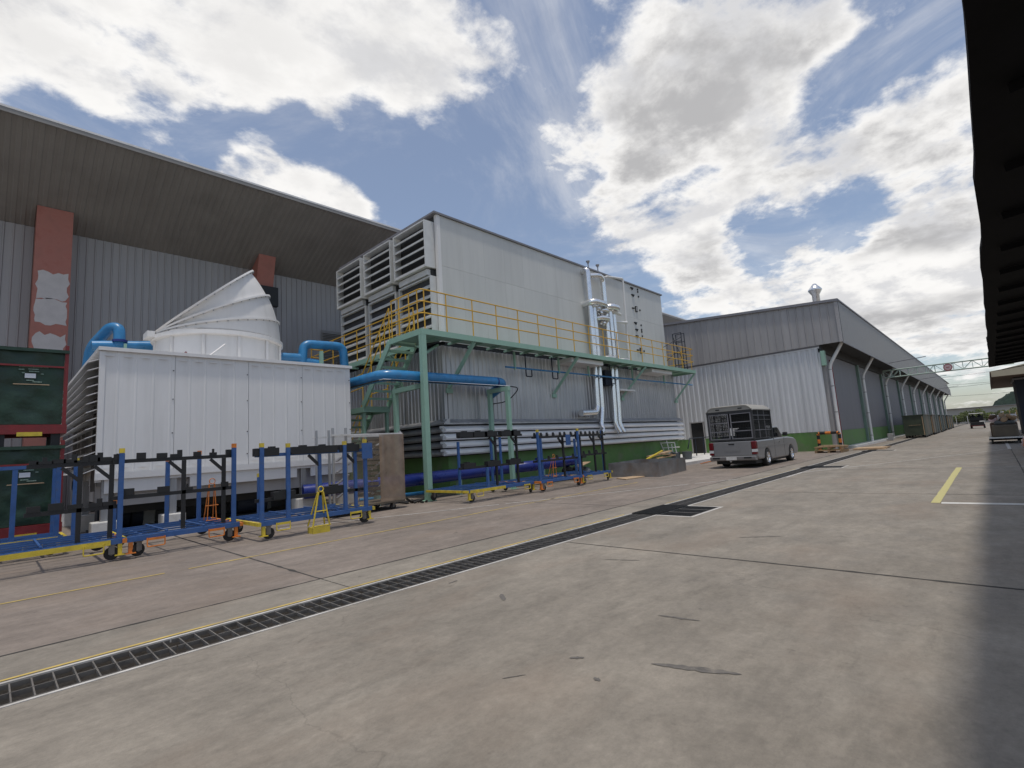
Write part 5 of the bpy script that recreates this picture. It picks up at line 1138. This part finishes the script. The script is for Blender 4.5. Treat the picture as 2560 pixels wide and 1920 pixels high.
def person(x, y, z, label, shirt):
    V = [(0, 0, 0), (0, 0, .22), (0, 0, .45), (0, 0, .56), (.02, 0, .66), (.03, 0, .78), (0, .19, .47), (.12, .22, .24), (.36, .14, .22), (.46, .12, .24), (0, -.19, .47), (.12, -.22, .24), (.36, -.14, .22), (.46, -.12, .24), (.1, .10, -.02), (.44, .12, .0), (.5, .12, -.36), (.6, .12, -.38), (.1, -.10, -.02), (.44, -.12, 0), (.5, -.12, -.36), (.6, -.12, -.38)]
    E_ = [(0, 1), (1, 2), (2, 3), (3, 4), (4, 5), (2, 6), (6, 7), (7, 8), (8, 9), (2, 10), (10, 11), (11, 12), (12, 13), (0, 14), (14, 15), (15, 16), (16, 17), (0, 18), (18, 19), (19, 20), (20, 21)]
    r = [.15, .14, .13, .055, .095, .085, .06, .048, .038, .035, .06, .048, .038, .035, .09, .07, .05, .04, .09, .07, .05, .04]
    me = bpy.data.meshes.new('person'); me.from_pydata(V, E_, []); me.materials.append(MT[shirt])
    o = bpy.data.objects.new('person', me); COL.objects.link(o); o.location = (x, y, z)
    md = o.modifiers.new('skin', 'SKIN')
    for i, q in enumerate(r): me.skin_vertices[0].data[i].radius = (q, q)
    me.skin_vertices[0].data[0].use_root = True
    sb_ = o.modifiers.new('sub', 'SUBSURF'); sb_.levels = 1; sb_.render_levels = 2
    OFF[o.name] = Vector((x, y, z))
    MB().lathe((x+.01, y, z+.74), [(.095, -.02), (.105, .03), (.08, .09), (0, .115)], 12).build('hair', MT['black'], o)
    return tag(o, label, 'person', 'people riding in the golf cart')
person(x0+.5, 1.62, .93, 'person in dark clothes seated on the left of the golf cart', 'cloth'); person(x0+.5, 1.08, .93, 'person in dark clothes seated on the right of the golf cart', 'cloth')
# ================================================================== FAR END OF THE LANE
fw = thing('far_shed', 'long low pale shed beyond the hedge at the end of the lane', 'building', (160, 0, 0))
MB().box(158, 170, -9, 26, 0, 3.6).build('wall', MT['farwall'], fw); MB().prism([(157.5, 3.52), (170.5, 3.70), (170.5, 3.8), (157.5, 3.64)], 'XZ', -9.5, 26.5).build('roof', MT['clad_d'], fw)
fe = thing('wire_fence', 'wire mesh fence with posts in front of the hedge', 'fence', (134, 2, 0))
for i in range(14): MB().box(134-.04, 134.04, -10+i*1.7-.04, -10+i*1.7+.04, 0, 1.7).build('post', MT['whitepipe'], fe)
for z in (.1, .5, .9, 1.3, 1.65): MB().tube([(134.06, -10, z), (134.06, 12.1, z)], .012, 4).build('wire', MT['clad'], fe)
random.seed(31)
for i in range(9):
    x, y = 138+random.uniform(0, 6), 7.2-i*1.75; h = random.uniform(1.9, 3.0)
    t = thing('bush', ['first', 'second', 'third', 'fourth', 'fifth', 'sixth', 'seventh', 'eighth', 'ninth'][i]+' bushy green tree from the warehouse end in the hedge behind the fence', 'tree', (x, y, 0), 'hedge trees beyond the fence')
    tr_ = MB().tube([(x, y, -.03), (x+.1, y, h*.5), (x, y+.1, h*.8)], [.12, .08, .03], 6)
    for k in range(4): a = random.uniform(0, 6.28); tr_.tube([(x+.05, y, h*.3), (x+.7*math.cos(a), y+.7*math.sin(a), h*.7)], [.06, .02], 5)
    tr_.build('trunk', MT['bark'], t); c = MB()
    for k in range(900):
        u, a, q = random.uniform(-1, 1), random.uniform(0, 6.28), random.random()**.4; s = math.sqrt(1-u*u)
        lob = 1+.25*math.sin(3*a+i)*s
        p = Vector((x+1.5*q*s*math.cos(a)*lob, y+1.35*q*s*math.sin(a)*lob, h*.58+h*.45*q*u)); d1 = Vector((random.gauss(0, 1), random.gauss(0, 1), random.gauss(0, 1))).normalized(); d2 = d1.orthogonal().normalized(); l = random.uniform(.1, .2)
        c.add([p-d1*l, p+d2*l*.5, p+d1*l, p-d2*l*.5], [(0, 1, 2, 3)])
    c.build('crown', MT['leaf'], t, fix=False)
for i in range(3):
    x, y = 130+i, -1.5-i*.9; one('gate_post', MB().box(x-.06, x+.06, y-.06, y+.06, 0, 2.2).box(x-.5, x+.5, y-.02, y+.02, 1.2, 1.25), 'wood', ['brown gate post nearest the lane', 'middle brown gate post by the hedge', 'right brown gate post by the hedge'][i], 'post', (x, y, 0))
# hill
m = MB(); nx, ny = 24, 70; vs = []
from mathutils import noise as mnoise
for i in range(nx+1):
    for j in range(ny+1):
        y = 8-j*1.6; x = 860+i*14; e = max(0, (8-y)); hh = 14+62*(1-math.exp(-e/75))
        f = math.sin(math.pi*min(1, i/nx*1.0)); edge_ = min(1, e/14)
        vs.append((x, y, -2+(hh*edge_**.6)*f+2.6*mnoise.noise((x*.05, y*.12, 0))*edge_+2.4*mnoise.noise((x*.31, y*.9, 3))*edge_))
m.add(vs, [(i*(ny+1)+j, i*(ny+1)+j+1, (i+1)*(ny+1)+j+1, (i+1)*(ny+1)+j) for i in range(nx) for j in range(ny)], True)
structure(m.build('hill', MT['hill'], fix=True))
